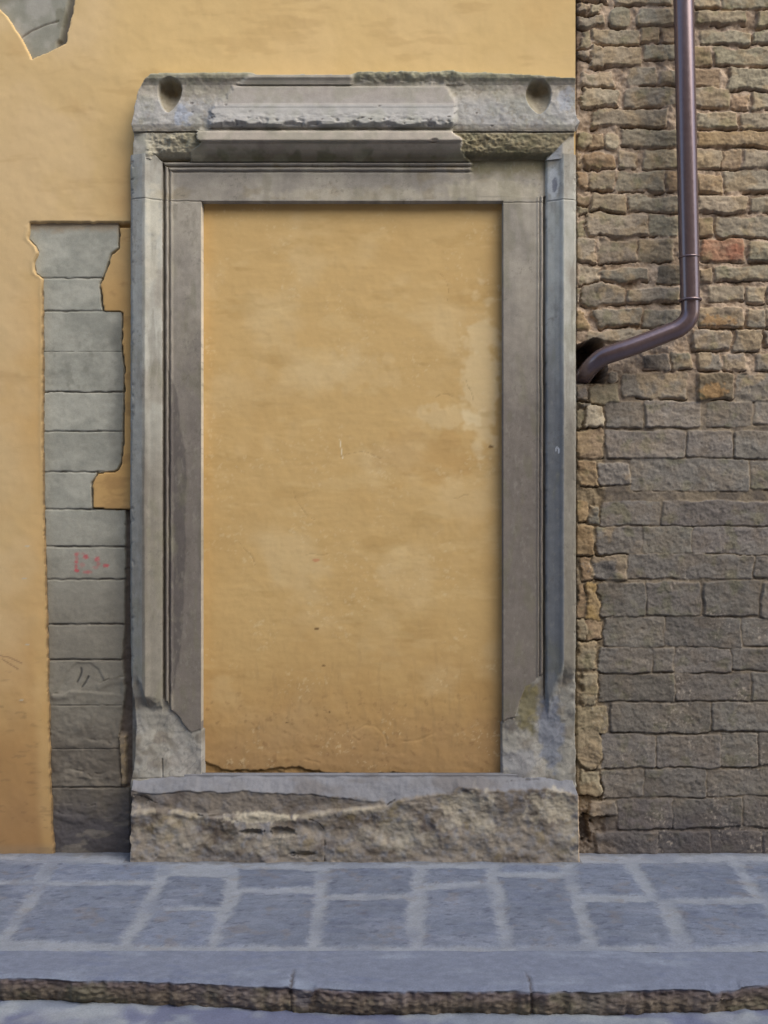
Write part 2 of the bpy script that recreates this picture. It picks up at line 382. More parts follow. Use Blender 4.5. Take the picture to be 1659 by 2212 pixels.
for jv, st in JV:
    jit = 1.3 * fbm(U, V * 0 + jv, 16, int(jv), 3)
    j = (1 - ss(.5 * st, 1.7 * st + .6, np.abs(V - jv + jit))) * min(1, st) * (.55 + .45 * ss(-.3, .3, fbm(U, V * 0 + jv, 25, int(jv) + 7, 2)))
    jj = np.maximum(jj, j)
H -= .008 * jj
edge = 1 - ss(-1.0, 1.2, uw - R); edgeL = ss(-2.2, -.6, uw - L)
gap = (V > 1101) & (V < 1702)
H = np.where(edge < 1, H * edge + (np.where(gap, -.036 + .005 * fbm(U, V, 14, 135, 3), -.05)) * (1 - edge), H)
H = H - .035 * (1 - edgeL)
# crumbling mortar in the gap beside the frame
gm = ss(1580, 1592, V) * (1 - ss(1690, 1705, V)) * ss(0, 2, uw - R) * (1 - ss(271, 275, U + 2 * fbm(U, V, 10, 136, 2)))
H += gm * .028
# spalled hollow with two chiselled strokes
sp = 1 - ss(-3, 3, pdist(U, V, [(112, 1500), (130, 1478), (142, 1455), (165, 1432), (195, 1432), (212, 1445), (225, 1470), (262, 1462), (262, 1500), (150, 1492), (135, 1502)]))
H -= .004 * sp
for ln in ([(174, 1444), (175, 1452), (172, 1462), (166, 1474)], [(190, 1462), (184, 1474), (177, 1484)]):
    H -= .004 * (1 - ss(1, 3, ldist(U, V, ln)))
lay = [[(118, 1498), (140, 1496), (165, 1488)], [(215, 1476), (240, 1464), (268, 1462)], [(122, 1655), (150, 1660), (185, 1668), (215, 1672), (250, 1668)], [(125, 1755), (150, 1762), (178, 1765)], [(140, 1735), (165, 1738), (190, 1742), (205, 1738)], [(150, 1600), (190, 1596), (240, 1606)], [(190, 1672), (210, 1690)]]
for k, ln in enumerate(lay):
    dd = ldist(U, V, ln) + 1.6 * fbm(U, V, 9, 140 + k, 3); H -= .0045 * (1 - ss(.2, 2.2, dd)) * ss(-.35, .1, fbm(U, V, 22, 170 + k, 2)); H += .0035 * (1 - ss(2, 12, ldist(U, V - 7, ln)))
c = mixc(np.broadcast_to(S(166, 165, 156), U.shape + (3,)), S(150, 150, 142), ss(-.3, .6, fbm(U, V, 50, 150, 4)))
blockid = np.digitize(V, [j[0] for j in JV]); tv = np.array([.05, .06, -.02, -.02, .04, -.05, -.02, -.06, .0, -.02, .02, .06, -.05, .03, -.04])[blockid]
c = c * (1 + tv[..., None])
c = mixc(c, S(120, 120, 114), ss(225, 262, U + 12 * fbm(U, V, 30, 151, 3)) * box(U, V, 0, 690, 400, 1015, 25) * .7)
c = mixc(c, S(122, 122, 114), ss(.15, .7, fbm(U, V, 20, 152, 4)) * box(U, V, 100, 740, 270, 850, 20) * .5)
c = mixc(c, S(128, 122, 112), ss(1060, 1400, V) * .85)
c = mixc(c, S(102, 95, 88), ss(1480, 1640, V + 20 * fbm(U, V, 40, 153, 3)) * .85)
c = mixc(c, S(78, 76, 84), ss(1690, 1800, V + 25 * fbm(U, V, 30, 154, 3)) * .75)
c = mixc(c, S(150, 142, 130), ss(.2, .55, fbm(U, V, 26, 155, 4, .6, 3, 1)) * ss(1580, 1640, V) * .35)
c = mixc(c, S(165, 145, 120), ss(505, 488, V + 6 * fbm(U, V, 20, 156, 3)) * .7)
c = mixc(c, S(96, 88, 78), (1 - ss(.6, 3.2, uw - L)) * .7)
c = mixc(c, S(70, 64, 60), jj * .65 * ss(900, 1200, V + 300)); c = mixc(c, S(126, 120, 112), jj * .4)
c = mixc(c, S(104, 94, 88), (1 - edge) * gap * .9); c = mixc(c, S(150, 134, 110), gm * (.5 + .5 * ss(-.2, .4, fbm(U, V, 8, 157, 3))))
for ln in ([(174, 1444), (175, 1452), (172, 1462), (166, 1474)], [(190, 1462), (184, 1474), (177, 1484)]):
    c = mixc(c, S(70, 70, 70), (1 - ss(1, 3, ldist(U, V, ln))) * .8)
c = c * np.array([1.0, 1.01, .97]) * (1 + .08 * fbm(U, V, 14, 161, 4, .62, 1.5, 1))[..., None]
# faded red painted writing
red = np.zeros(U.shape)
def rb(x, y, rx, ry, a): 
    global red
    uu, vv = (110 + x / 7.541) / 1.1718, (1370 + y / 7.541) / 1.1718
    red = np.maximum(red, a * (1 - ss(.35, 1.1, np.sqrt(((U - uu) / (rx / 8.84)) ** 2 + ((V - vv) / (ry / 8.84)) ** 2) + .25 * fbm(U, V, 4, 160, 2))))
rb(640, 240, 60, 50, .7); rb(640, 330, 45, 70, .4); rb(635, 400, 48, 50, .8); rb(625, 480, 42, 60, .6); rb(640, 560, 60, 48, .95)
rb(810, 295, 70, 55, .85); rb(1020, 340, 70, 60, .75); rb(1045, 430, 50, 70, .4); rb(1195, 460, 70, 46, .85); rb(840, 590, 95, 45, .6); rb(1000, 500, 80, 40, .3); rb(740, 460, 70, 60, .3); rb(760, 240, 60, 30, .3)
c = mixc(c, S(196, 74, 84), red * .85)
vb = [482] + [j[0] for j in JV] + [1850]
for k in range(len(vb) - 1):
    a, b = vb[k], vb[k + 1]
    mk = cells(U, V, lambda x, y: (y >= a) & (y < b) & (x > ip(y, PIL_L) - 3) & ((x < ip(y, PIL_R) + 5) | (y > 1100) & (x < 296)))
    o = sheet('capital' if k == 0 else 'stone_block', WX(U, -.017), -H, WZ(V, -.017), c, M_STONE, pil, mk)
    if k == 8: o['label'] = 'stone block with faded red painted letters'
    if k == 11: o['label'] = 'stone block with a spalled hollow and two dark chiselled strokes'

# ================================================================== DOOR SURROUND
door = empty('door_surround', (WX(764), -.03, 0), 'worn moulded grey stone doorway surround walled up with ochre plaster', 'doorway')
HF = .030
def EU(p, h): return CU + (p - CU) * (D - h) / (D - HF)
def EV(p, h): return CV + (p - CV) * (D - h) / (D - HF)
PL = [(281.0, -.03), (283, .042), (286, .052), (296, .060), (309, .072), (313, .0745), (317, .069), (324, .060), (335, .053), (346, .045), (350, .040), (351.2, .034), (352.4, .006), (356.2, .004), (357.6, .030), (360, .036), (363, .033), (364.5, .020), (366.5, .019), (368, .031), (370.5, .033), (373, .027), (376, .026), (434.3, .026), (435.2, .024), (440.2, -.021), (441, -.055), (470, -.055)]
PR = [(1060, -.055), (1082.6, -.055), (1083.3, -.021), (1085.8, .024), (1086.8, .026), (1158, .026), (1161, .029), (1163, .030), (1164.5, .024), (1166, .024), (1168, .032), (1171, .033), (1172.5, .028), (1173.6, .006), (1177, .006), (1178.3, .036), (1184, .042), (1198, .051), (1208, .060), (1213, .068), (1217, .0715), (1222, .068), (1240, .058), (1243, .048), (1245, -.03)]
PT = [(330, .0), (349.5, .0), (350.5, .020), (351.5, .034), (355, .036), (357, .030), (358.2, .017), (361, .016), (362.5, .030), (365.5, .033), (368, .030), (370.0, .020), (373, .022), (375, .026), (434, .026), (434.8, .024), (440.8, -.022), (441.8, -.055), (470, -.055)]
def conv(P, ax): return [((EU if ax == 'u' else EV)(p, max(h, -.05)), h) for p, h in P]
cPL, cPR, cPT = conv(PL, 'u'), conv(PR, 'u'), conv(PT, 'v')
def gridlines(pts, a, b, step):
    base_ = list(np.arange(a, b, step)) + [b]
    for p, h in pts:
        if a < p < b: base_ += [p]
    base_ = np.array(sorted(base_)); keep = [base_[0]]
    for x in base_[1:]:
        if x - keep[-1] > .45: keep.append(x)
    return np.array(keep)
ul = gridlines(cPL, 279.5, 450, 1.7); um = lines((450, 1070, 2.4))[1:-1]; ur = gridlines(cPR, 1070, 1247, 1.7)
us = np.concatenate([ul, um, ur])
vs = np.concatenate([gridlines(cPT, 338, 450, 1.5), lines((452.2, 1400, 2.6))[:-1], lines((1400, 1700, 2.0))])
U, V = np.meshgrid(us, vs)
wob = .5 * fbm(V * 0, V, 120, 200, 3)
chipL = .0
nr = (U < 425) | ((U > 1096))
hl = ip(U + (.8 * fbm(U * 0, V, 150, 201, 3) * (U < 350) + 0.35 * fbm(U, V, 18, 204, 2)) * nr, cPL); hr = ip(U + (.5 * fbm(U * 0, V, 140, 202, 3) + .35 * fbm(U, V, 18, 203, 2)) * nr, cPR); ht = ip(V + .4 * fbm(U, V, 40, 205, 3) * (V < 425), cPT)
qL = 435 - U; qR = U - 1086; qT = 435 - V
left = U < 760
qX = np.where(left, qL, qR)
H = np.where(qX >= qT, np.where(left, hl, hr), ht)
# worn away, plain right half of the head
flatc = .026 - .010 * ss(400, 352, V) + .0015 * fbm(U, V, 40, 206, 3)
we = ss(1014, 1024, U + 3 * fbm(U, V, 10, 207, 2)) * (V < 425) * (U < 1180)
we = np.maximum(we, (U > 1100) * (U < 1172) * (1 - ss(395, 420, V)))
H = H + (np.maximum(flatc, 0) - H) * np.where((V < 428) & (H > -.02) | (V < 428), we, 0)
# arris chips
chip = ss(.45, .75, fbm(U, V, 9, 208, 2)) * np.exp(-((U - 283) / 7) ** 2)
chip += ss(.5, .8, fbm(U, V, 12, 209, 2)) * np.exp(-((U - 1243) / 6) ** 2)
H -= .008 * chip * (V < 1470)
# worn feet of the jambs
bL = ip(U, [(280, 1462), (300, 1455), (318, 1496), (350, 1509), (366, 1522), (390, 1555), (413, 1585), (424, 1580), (440, 1576)])
bR = ip(U, [(1070, 1561), (1086, 1560), (1112, 1550), (1119, 1525), (1135, 1484), (1154, 1470), (1172, 1452), (1185, 1500), (1215, 1420), (1250, 1440)])
bnd = np.where(left, bL, bR) + 5 * fbm(U, V, 14, 210, 3)
softv = np.where((U > 280) & (U < 350), 34, np.where(U > 1175, 60, 3.5))
er = np.clip((V - bnd) / softv, 0, 1); er = er * er * (3 - 2 * er)
out = ip(V, [(1400, 283), (1470, 284), (1510, 289), (1560, 293), (1620, 292), (1660, 290), (1684, 284), (1700, 283)])
eh = .020 + .009 * fbm(U, V, 55, 211, 4, .45) + .0012 * fbm(U, V, 10, 212, 3, .6) + .012 * ss(1600, 1690, V)
eh = eh + np.where(left, .016 * ss(360, 300, U), .018 * ss(1170, 1230, U))
eh = np.where(left, eh * 1, eh)
inside = ss(-1, .8, (U - out)) * (1 - ss(1242.5, 1244.5, U + 1.5 * fbm(U, V, 20, 213, 3)))
ehm = np.where((U > 440.8) & (U < 1083.2), -.055, np.where((U > 435) & (U < 1086.5), np.minimum(eh, np.where(left, .022 - (U - 435) * .009, -.020 + (U - 1083.2) * .014)), eh))
H = H + (ehm - H) * er
H = np.where((V > 1400), H * inside + (-.03) * (1 - inside), H)
# stone joints
for (a, b, vj) in ((280, 435, 434), (1087, 1245, 436.5), (280, 440, 1680)):
    j = (1 - ss(.4, 1.6, np.abs(V - vj + .8 * fbm(U, V * 0, 20, 214, 2)))) * (U > a) * (U < b)
    H -= .004 * j * (.4 + .6 * (H > 0))
j2 = (1 - ss(.6, 2, ldist(U, V, [(1083, 1563), (1095, 1555), (1112, 1551)]) )) + (1 - ss(.8, 2.4, ldist(U, V, [(350, 1640), (352, 1684)])))
H -= .006 * np.clip(j2, 0, 1) * (H > -.02)
rough = er
H += (H > -.02) * (.0008 * fbm(U, V, 60, 215, 4) + .0004 * fbm(U, V, 9, 216, 3))
# colour: pale warm grey above, sooty below
c = mixc(np.broadcast_to(S(168, 160, 148), U.shape + (3,)), S(150, 143, 134), ss(-.3, .6, fbm(U, V, 70, 220, 4)))
soot = ss(520, 1000, V + 60 * fbm(U, V, 60, 221, 3)); c = mixc(c, S(118, 110, 104), soot * .85)
mould = np.where(left, U < 351, U > 1178)
cm = mixc(np.broadcast_to(S(178, 176, 168), U.shape + (3,)), S(158, 153, 144), ss(-.2, .6, fbm(U, V, 50, 222, 4, .5, 1, 2)))
cm = mixc(cm, S(134, 128, 118), ss(650, 1200, V + 60 * fbm(U, V, 50, 223, 3)) * .95)
cm = mixc(cm, S(104, 98, 92), np.exp(-((U - 318) / 5) ** 2) * ss(860, 980, V) * (1 - ss(1250, 1400, V)) * .5)
cm = mixc(cm, S(148, 154, 156), (U < 311) * .45)  # bluish skylight painted on the outward-sloping left band
cm = mixc(cm, S(118, 112, 104), ss(.1, .6, fbm(U, V, 14, 239, 4, .6, 1, 6)) * .35)
cmr = mixc(cm * np.array([.92, .98, 1.06]), S(116, 119, 124), ss(450, 950, V + 70 * fbm(U, V, 60, 224, 3)) * .85)  # bluish skylight painted on the left-facing moulding, plus stain lower down
cm = np.where(left[..., None], cm, np.where(((U > 1178) & (U < 1215))[..., None], cmr, cm * (1 - .12 * ss(600, 1200, V))[..., None]))
c = np.where(mould[..., None], cm, c)
fl = (~mould) & left & (V > 440)
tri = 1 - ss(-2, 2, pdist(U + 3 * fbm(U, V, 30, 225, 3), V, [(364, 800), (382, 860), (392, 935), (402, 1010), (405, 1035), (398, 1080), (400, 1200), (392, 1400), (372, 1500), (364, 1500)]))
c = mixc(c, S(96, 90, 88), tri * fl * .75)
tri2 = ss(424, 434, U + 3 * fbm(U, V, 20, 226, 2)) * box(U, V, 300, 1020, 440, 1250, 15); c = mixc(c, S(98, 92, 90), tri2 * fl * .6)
c = mixc(c, S(132, 126, 114), ss(.1, .6, fbm(U, V, 18, 227, 4, .6, 1, 2.5)) * fl * .4)
c = mixc(c, S(140, 128, 106), ss(.3, .8, fbm(U, V, 40, 228, 3)) * (V < 430) * .5)
c = mixc(c, S(186, 176, 156), blob(U, V, 1060, 410, 110, 26, 8) * .6 + blob(U, V, 760, 420, 200, 14, 9) * .4)
c = mixc(c, S(118, 110, 84), we * ss(398, 360, V + 10 * fbm(U, V, 20, 229, 3)) * .8)
rev = (U > 434.3) & (U < 438) & (V > 445) & (V < 1560)
c = mixc(c, S(208, 196, 178), rev * (1 - ss(800, 1200, V) * .5))  # light on the right-facing reveal painted in as a paler tone
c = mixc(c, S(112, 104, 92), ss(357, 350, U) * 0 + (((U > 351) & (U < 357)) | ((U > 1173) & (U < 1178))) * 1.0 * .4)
st_ = fbm(U, V, 7, 233, 4, .6, 1, 9); c = c * (1 + .05 * st_)[..., None]
c = c * (1 + .09 * fbm(U, V, 16, 234, 4, .62))[..., None]
c = mixc(c, S(90, 86, 80), ss(.5, .75, fbm(U, V, 5, 235, 2)) * ss(.0, .5, fbm(U, V, 60, 236, 2)) * .3)
c = mixc(c, S(160, 155, 144), ss(.55, .85, fbm(U, V, 6, 237, 2, .5, 1, 2)) * .22)
c = mixc(c, S(120, 118, 92), ss(.2, .7, fbm(U, V, 30, 238, 3, .6, 1, 3)) * .25)
# worn feet colours
ec = mixc(np.broadcast_to(S(156, 154, 144), U.shape + (3,)), S(132, 127, 116), ss(-.2, .5, fbm(U, V, 28, 230, 4)))
ec = ec * np.array([.96, .93, .95])
ec = mixc(ec, S(160, 157, 152), ss(.1, .6, fbm(U, V, 45, 231, 4)) * .6)
ec = mixc(ec, S(176, 172, 168), ss(1590, 1640, V) * (np.where(left, ss(350, 380, U), ss(1190, 1150, U))) * .5)
ec = mixc(ec, S(122, 112, 72), blob(U, V, 1140, 1530, 24, 60, 10) * .7)
ec = mixc(ec, S(128, 134, 150), blob(U, V, 1190, 1580, 26, 80, 11) * .7 + blob(U, V, 1120, 1650, 34, 40, 13) * .3)
ec = mixc(ec, S(96, 92, 96), (1 - ss(.0, .4, np.abs(fbm(U, V, 30, 232, 3)) * 3)) * .35)
c = c + (ec - c) * er[..., None]
# bits: white lichen mark and pale patch high on the right jamb, small chalk mark
c = mixc(c, S(196, 200, 205), blob(U, V, 1194, 400, 12, 34, 12, .25) * .7); c = mixc(c, S(122, 124, 134), blob(U, V, 1196, 404, 6, 16, 14, .25) * .9)
def uq(x, y): return ((1340 + x / 12.76) / 1.1718, (1080 + y / 12.76) / 1.1718)
mk_ = ldist(U, V, [uq(835, 780), uq(825, 720), uq(850, 680), uq(890, 690), uq(915, 740), uq(912, 790), uq(915, 850)])
c = mixc(c, S(215, 218, 225), (1 - ss(.7, 1.7, mk_)) * .9)
c = mixc(c, S(205, 198, 180), blob(U, V, 335, 455, 15, 60, 15) * .45 + blob(U, V, 330, 570, 14, 50, 17) * .3)
c = c * np.array([.99, 1.005, .98])
Y = -H; X = WX(U, HF); Z = WZ(V, HF)
cu = lambda f: cells(U, V, f)
solid = (np.minimum(np.minimum(H[:-1, :-1], H[1:, 1:]), np.minimum(H[1:, :-1], H[:-1, 1:])) > -.052) | (np.maximum(H[:-1, :-1], H[1:, 1:]) > -.05)
sheet('door_head', X, Y, Z, c, M_STONE, door, cu(lambda a, b: b < 435.4) & solid)
sheet('left_jamb', X, Y, Z, c, M_STONE, door, cu(lambda a, b: (b >= 435.4) & (a < 700)) & solid).name = 'jamb'
sheet('jamb', X, Y, Z, c, M_STONE, door, cu(lambda a, b: (b >= 435.4) & (a >= 700)) & solid)

# infill panel
us = lines((428, 1096, 2.4)); vs = lines((424, 1700, 2.4)); U, V = np.meshgrid(us, vs)
H = -.018 + .0018 * fbm(U, V, 150, 240, 3) + .0006 * fbm(U, V, 25, 241, 3) + .0002 * fbm(U, V, 7, 242, 2)
bl = 2 + ip(U, [(430, 1640), (460, 1652), (480, 1662), (520, 1664), (560, 1660), (640, 1655), (700, 1668), (780, 1672), (860, 1668), (960, 1676), (1040, 1672), (1090, 1676)]) + 3.5 * fbm(U, U * 0, 14, 243, 3)
low = ss(-.8, 1.6, V - bl); H -= .010 * low; H += .004 * low * fbm(U, V, 10, 244, 3)
st = ss(1400, 1640, V)
H += st * .0012 * fbm(U, V, 18, 245, 4, .6)
for ln in ([(765, 1580), (790, 1566), (812, 1570), (832, 1590), (836, 1612)], [(762, 1590), (775, 1600)], [(870, 1602), (900, 1600), (925, 1590), (935, 1586)], [(660, 1640), (690, 1648)]):
    H -= .0016 * (1 - ss(.6, 2.2, ldist(U, V, ln) + .8 * fbm(U, V, 6, 246, 2)))
c = mixc(np.broadcast_to(S(203, 165, 108), U.shape + (3,)), S(209, 175, 124), ss(0, .7, fbm(U, V, 120, 250, 4)))
c = mixc(c, S(196, 156, 98), ss(.05, .8, fbm(U, V, 110, 251, 4)) * .35)
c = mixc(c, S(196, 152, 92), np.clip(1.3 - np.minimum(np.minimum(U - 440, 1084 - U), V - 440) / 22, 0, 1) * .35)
c = mixc(c, S(216, 186, 140), blob(U, V, 1040, 820, 40, 170, 18, .5) * .85 + blob(U, V, 970, 900, 80, 26, 19, .5) * .55 + blob(U, V, 760, 800, 110, 40, 20, .6) * .25)
c = mixc(c, S(216, 184, 132), ss(.3, .8, fbm(U, V, 26, 252, 4, .6, 3, 1)) * .30)
c = mixc(c, S(176, 138, 80), ss(.3, .8, fbm(U, V, 40, 253, 4, .6, 3, 1)) * .30)
c = mixc(c, S(186, 142, 84), blob(U, V, 930, 990, 120, 60, 21, .6) * .35)
c = mixc(c, S(178, 134, 80), ss(1300, 1640, V + 50 * fbm(U, V, 80, 254, 3)) * .7)
c = mixc(c, S(162, 126, 90), ss(1480, 1680, V + 40 * fbm(U, V, 50, 255, 3)) * .6)
c = mixc(c, S(138, 100, 68), ss(.45, .8, fbm(U, V, 12, 256, 3, .6)) * ss(1450, 1550, V) * .4)
c = mixc(c, S(164, 128, 82), low * .6)
for k in range(9):
    rg = random.Random(70 + k); x, y = rg.uniform(470, 1060), rg.uniform(480, 1640); a_ = rg.uniform(-.6, .6) + (math.pi / 2 if k % 3 == 0 else 0); ln = [(x, y)]
    for q in range(rg.randint(3, 7)):
        a_ += rg.uniform(-.5, .5); x += 13 * math.cos(a_); y += 13 * math.sin(a_); ln.append((x, y))
    m_ = (1 - ss(.2, 1.5, ldist(U, V, ln) + .8 * fbm(U, V, 5, 80 + k, 2))); c = mixc(c, S(150, 116, 74), m_ * .35); H -= .0006 * m_
tr_ = fbm(U, V, 9, 257, 3, .6, 5, 1); c = c * (1 + .015 * tr_)[..., None]; H += .0003 * tr_
c = mixc(c, S(216, 190, 148), ss(.42, .7, fbm(U, V, 7, 258, 3, .6)) * ss(.1, .5, fbm(U, V, 70, 259, 2)) * .4)
c = mixc(c, S(150, 120, 84), ss(.3, .7, fbm(U, V, 20, 260, 4, .65, .6, 3)) * ss(1250, 1600, V) * .25)
c = mixc(c, S(228, 214, 185), (1 - ss(.5, 1.5, ldist(U, V, [(734, 948), (736, 962), (740, 990)]))) * .8)
for (a, b, r_) in ((684, 1358, 5), (699, 1438, 4), (1090, 700, 1), (712, 1538, 3), (1060, 965, 6), (620, 1560, 3)):
    c = mixc(c, S(110, 80, 52), blob(U, V, a, b, r_, r_ * .6, 22, .3) * .8)
c = mixc(c, S(196, 104, 70), blob(U, V, 682, 1210, 8, 4, 23, .3) * .5)
c = dull(c, .10) * np.array([1.03, 1.075, 1.0])
sheet('infill_panel', WX(U, -.018), -H, WZ(V, -.018), c, M_PLASTER, door)['label'] = 'ochre plaster filling the blocked doorway'

# base block
us = lines((279, 290, .8), (290, 1244, 2.2), (1244, 1256, .8)); vs = lines((1678, 1760, 1.6), (1760, 1885, 2.0)); U, V = np.meshgrid(us, vs)
HB = .095
M_BASE = surface('worn_base_stone', .95, .07, 160, .35, .0015, .12, .05, 30, .08)
B = ip(U, [(283, 1712), (330, 1719), (400, 1712), (560, 1715), (700, 1722), (768, 1734), (835, 1741), (857, 1730), (900, 1722), (975, 1716), (991, 1700), (1020, 1702), (1055, 1709), (1182, 1706), (1246, 1718)]) + 2.2 * fbm(U, U * 0, 16, 260, 4)
t = np.clip((V - 1686 - 2.5 * fbm(U, V, 26, 290, 3)) / (B - 1686), 0, 1)
front = .098 + .017 * ss(1720, 1860, V)
lump = .014 * fbm(U, V, 75, 261, 4, .5, 1.4, 1) + .0035 * fbm(U, V, 20, 262, 4, .6, 1.6, 1) + .001 * fbm(U, V, 6, 263, 2)
right = ss(800, 860, U)
band = (1 - right)                 # remains of the flat band on the left half
step_v = ip(U, [(283, 1752), (330, 1747), (380, 1748), (410, 1758), (480, 1762), (560, 1756), (640, 1764), (700, 1752), (780, 1745), (850, 1735)]) + 2.5 * fbm(U, U * 0, 12, 264, 3)
stp = ss(-2.5, 3.5, V - step_v)
H = .030 + .0070 * fbm(U, V, 30, 291, 4, .6) * ss(0, .3, t) + (front - .030) * t ** .8 + lump * (.25 + .75 * np.maximum(right, stp)) * ss(.7, 1.0, t)
H -= band * (1 - stp) * .012 * ss(.85, 1, t)
H += band * .004 * np.exp(-((V - step_v - 7) / 6) ** 2)
H -= .014 * blob(U, V, 300, 1730, 22, 13, 24, .3) + .02 * blob(U, V, 545, 1797, 24, 6.5, 25, .35) + .022 * blob(U, V, 610, 1796, 29, 9.5, 26, .25) + .014 * blob(U, V, 655, 1842, 24, 6, 27, .4)
H += .006 * blob(U, V, 500, 1786, 18, 16, 28, .3)
lns = [([(300, 1722), (322, 1729), (340, 1737)], .6), ([(418, 1760), (446, 1763), (478, 1761)], .6), ([(672, 1751), (690, 1749)], .7), ([(701, 1796), (702, 1825), (702, 1862)], .7), ([(1090, 1694), (1130, 1691), (1200, 1687)], .5), ([(835, 1740), (852, 1729)], .4), ([(668, 1768), (690, 1778), (699, 1790)], .5)]
cr = np.zeros(U.shape)
for k, (ln, wd) in enumerate(lns):
    cr = np.maximum(cr, 1 - ss(.5 * wd, 1.8 * wd + .6, ldist(U, V, ln) + 1.2 * fbm(U, V, 7, 270 + k, 2)))
cr = cr * ss(-.5, .1, fbm(U, V, 16, 294, 3)); H -= .007 * cr
edge = ss(-1, 1, U - 282.5 + 1.5 * fbm(U * 0, V, 18, 266, 3)) * (1 - ss(-1, 1, U - 1250.5 - 1.2 * fbm(U * 0, V, 22, 267, 3) + 6 * (1 - ss(1695, 1722, V))))
H = H * edge - .03 * (1 - edge); H = np.where(V < 1680, np.minimum(H, .02), H)
c = mixc(np.broadcast_to(S(134, 126, 115), U.shape + (3,)), S(98, 89, 80), ss(-.2, .5, fbm(U, V, 70, 280, 4, .5, 1.4, 1)))
c = mixc(c, S(150, 144, 131), ss(.12, .6, fbm(U, V, 62, 281, 5, .55, 1.4, 1)) * .7)
c = mixc(c, S(78, 70, 70), ss(.18, .6, fbm(U, V, 46, 282, 5, .55, 1.5, 1)) * .6)
c = mixc(c, S(116, 102, 66), ss(.3, .7, fbm(U, V, 34, 283, 4)) * .4)
c = mixc(c, S(124, 126, 132), (1 - ss(.80, 1.06, t + .12 * fbm(U, V, 12, 292, 3))) * .95)
c = mixc(c, S(104, 100, 98), (t < .98) * ss(.0, .5, fbm(U, V, 60, 295, 4, .6, 2.5, 1)) * .6)
c = mixc(c, S(112, 112, 114), (t < 1) * ss(.05, .6, fbm(U, V, 24, 293, 4, .6, 2, 1)) * .5)
c = mixc(c, S(120, 112, 104), band * (1 - stp) * ss(.9, 1.05, t) * .6)
c = mixc(c, S(190, 180, 158), band * np.exp(-((V - step_v - 5) / 6) ** 2) * ss(-.1, .3, fbm(U, V, 30, 284, 3)) * .45)
c = mixc(c, S(186, 178, 158), blob(U, V, 560, 1766, 80, 12, 29, .4) * .6 + blob(U, V, 1195, 1745, 60, 30, 30, .6) * .5 + blob(U, V, 1010, 1755, 60, 40, 31, .7) * .4 + blob(U, V, 860, 1800, 90, 30, 37, .7) * .25 + blob(U, V, 380, 1800, 70, 34, 38, .7) * .2)
c = mixc(c, S(150, 142, 134), ss(1845, 1862, V + 4 * fbm(U, V, 14, 285, 3)) * .55)
c = mixc(c, S(205, 180, 150), ss(1247.5, 1249, U) * .8 * ss(1710, 1730, V)); c = mixc(c, S(60, 55, 52), cr * .55)
sheet('base_block', WX(U, HB), -H, WZ(V, HB), c, M_BASE, door)['label'] = 'rough broken stone block at the foot of the doorway'

# entablature: swept along the wall, overhanging mouldings in the middle, hacked off at both ends
INT = [(152.5, -.03), (154, .10), (155.5, .131), (157, .134), (163, .134), (164.5, .131), (170, .122), (176, .116), (179.5, .113), (180.5, .102), (183, .100), (184.5, .112), (186, .114), (216, .121), (219, .122), (222, .126), (226, .129), (229, .128), (238, .134), (243, .137), (246, .140), (258, .147), (263, .149), (266, .146), (268, .136), (273, .124), (278.5, .118), (279.5, .100), (282, .100), (283, .110), (286, .112), (301, .112), (303, .110), (304.5, .092), (307, .090), (311, .089), (318, .080), (326, .067), (335, .055), (343, .046), (349, .040), (351, .030), (353, -.01)]
DAM = [(152.5, -.03), (154, .085), (156, .100), (161, .103), (168, .100), (176, .090), (184, .083), (196, .080), (225, .084), (250, .088), (268, .088), (278, .083), (283.5, .079), (284.8, .060), (286, .060), (287.4, .076), (300, .072), (318, .066), (330, .056), (337, .038), (343, .020), (349, .010), (353, -.01)]
us = lines((276, 292, 1.2), (292, 520, 1.9), (520, 960, 2.4), (960, 1236, 1.9), (1236, 1258, 1.2))
vv_ = sorted(set(list(np.arange(152.5, 353.1, 1.5)) + [p for p, h in INT]))
vs = [vv_[0]]
for x in vv_[1:]:
    if x - vs[-1] > .45: vs.append(x)
vs = np.array(vs); U, V = np.meshgrid(us, vs)
hi = ip(V, INT); hi = np.where((V < 281) & (hi > .09), .098 + (hi - .114) * .72, hi); hd = ip(V, DAM)
Lm = ip(V, [(152, 548), (170, 524), (181, 500), (200, 490), (218, 462), (245, 452), (268, 440), (282, 430), (301, 428), (306, 436), (325, 418), (352, 398)])
Rm = ip(V, [(152, 768), (180.2, 768), (184, 968), (218, 990), (268, 985), (282, 978), (303, 998), (325, 1000), (352, 1022)])
nz = 10 * fbm(U, V, 20, 300, 4, .6)
sm = np.where(V > 275, 5.0, 16)
mi = np.clip((U - Lm + nz) / sm, 0, 1) * np.clip((Rm - U + nz * .6) / np.where(V > 275, 5, 12), 0, 1)
mi = mi * mi * (3 - 2 * mi)
# broken drip edge
drip = box(U, V, 420, 238, 1000, 276, 6) * 1.0
dl = 262 + 7 * fbm(U, U * 0, 26, 301, 4, .6)
hi = hi - .018 * ss(dl - 3, dl + 4, V) * ss(278, 274, V) * (V > 250) + .0035 * drip * fbm(U, V, 13, 302, 4, .6, 1.6, 1) - .006 * drip * ss(.3, .6, fbm(U, V, 9, 333, 2)) * ss(244, 256, V)
# broken upper moulding to the right of the surviving piece
up = box(U, V, 770, 150, 985, 181, 4); hup = .112 - .020 * ss(160, 184, V) + .007 * fbm(U, V, 14, 303, 4, .6)
hd = np.where(V < 183.5, hd + (hup - hd) * ss(765, 775, U) * (1 - ss(975, 1010, U)), hd)
nick2 = blob(U, V, 937, 303, 7, 4, 33, .2); hi = hi - .012 * nick2
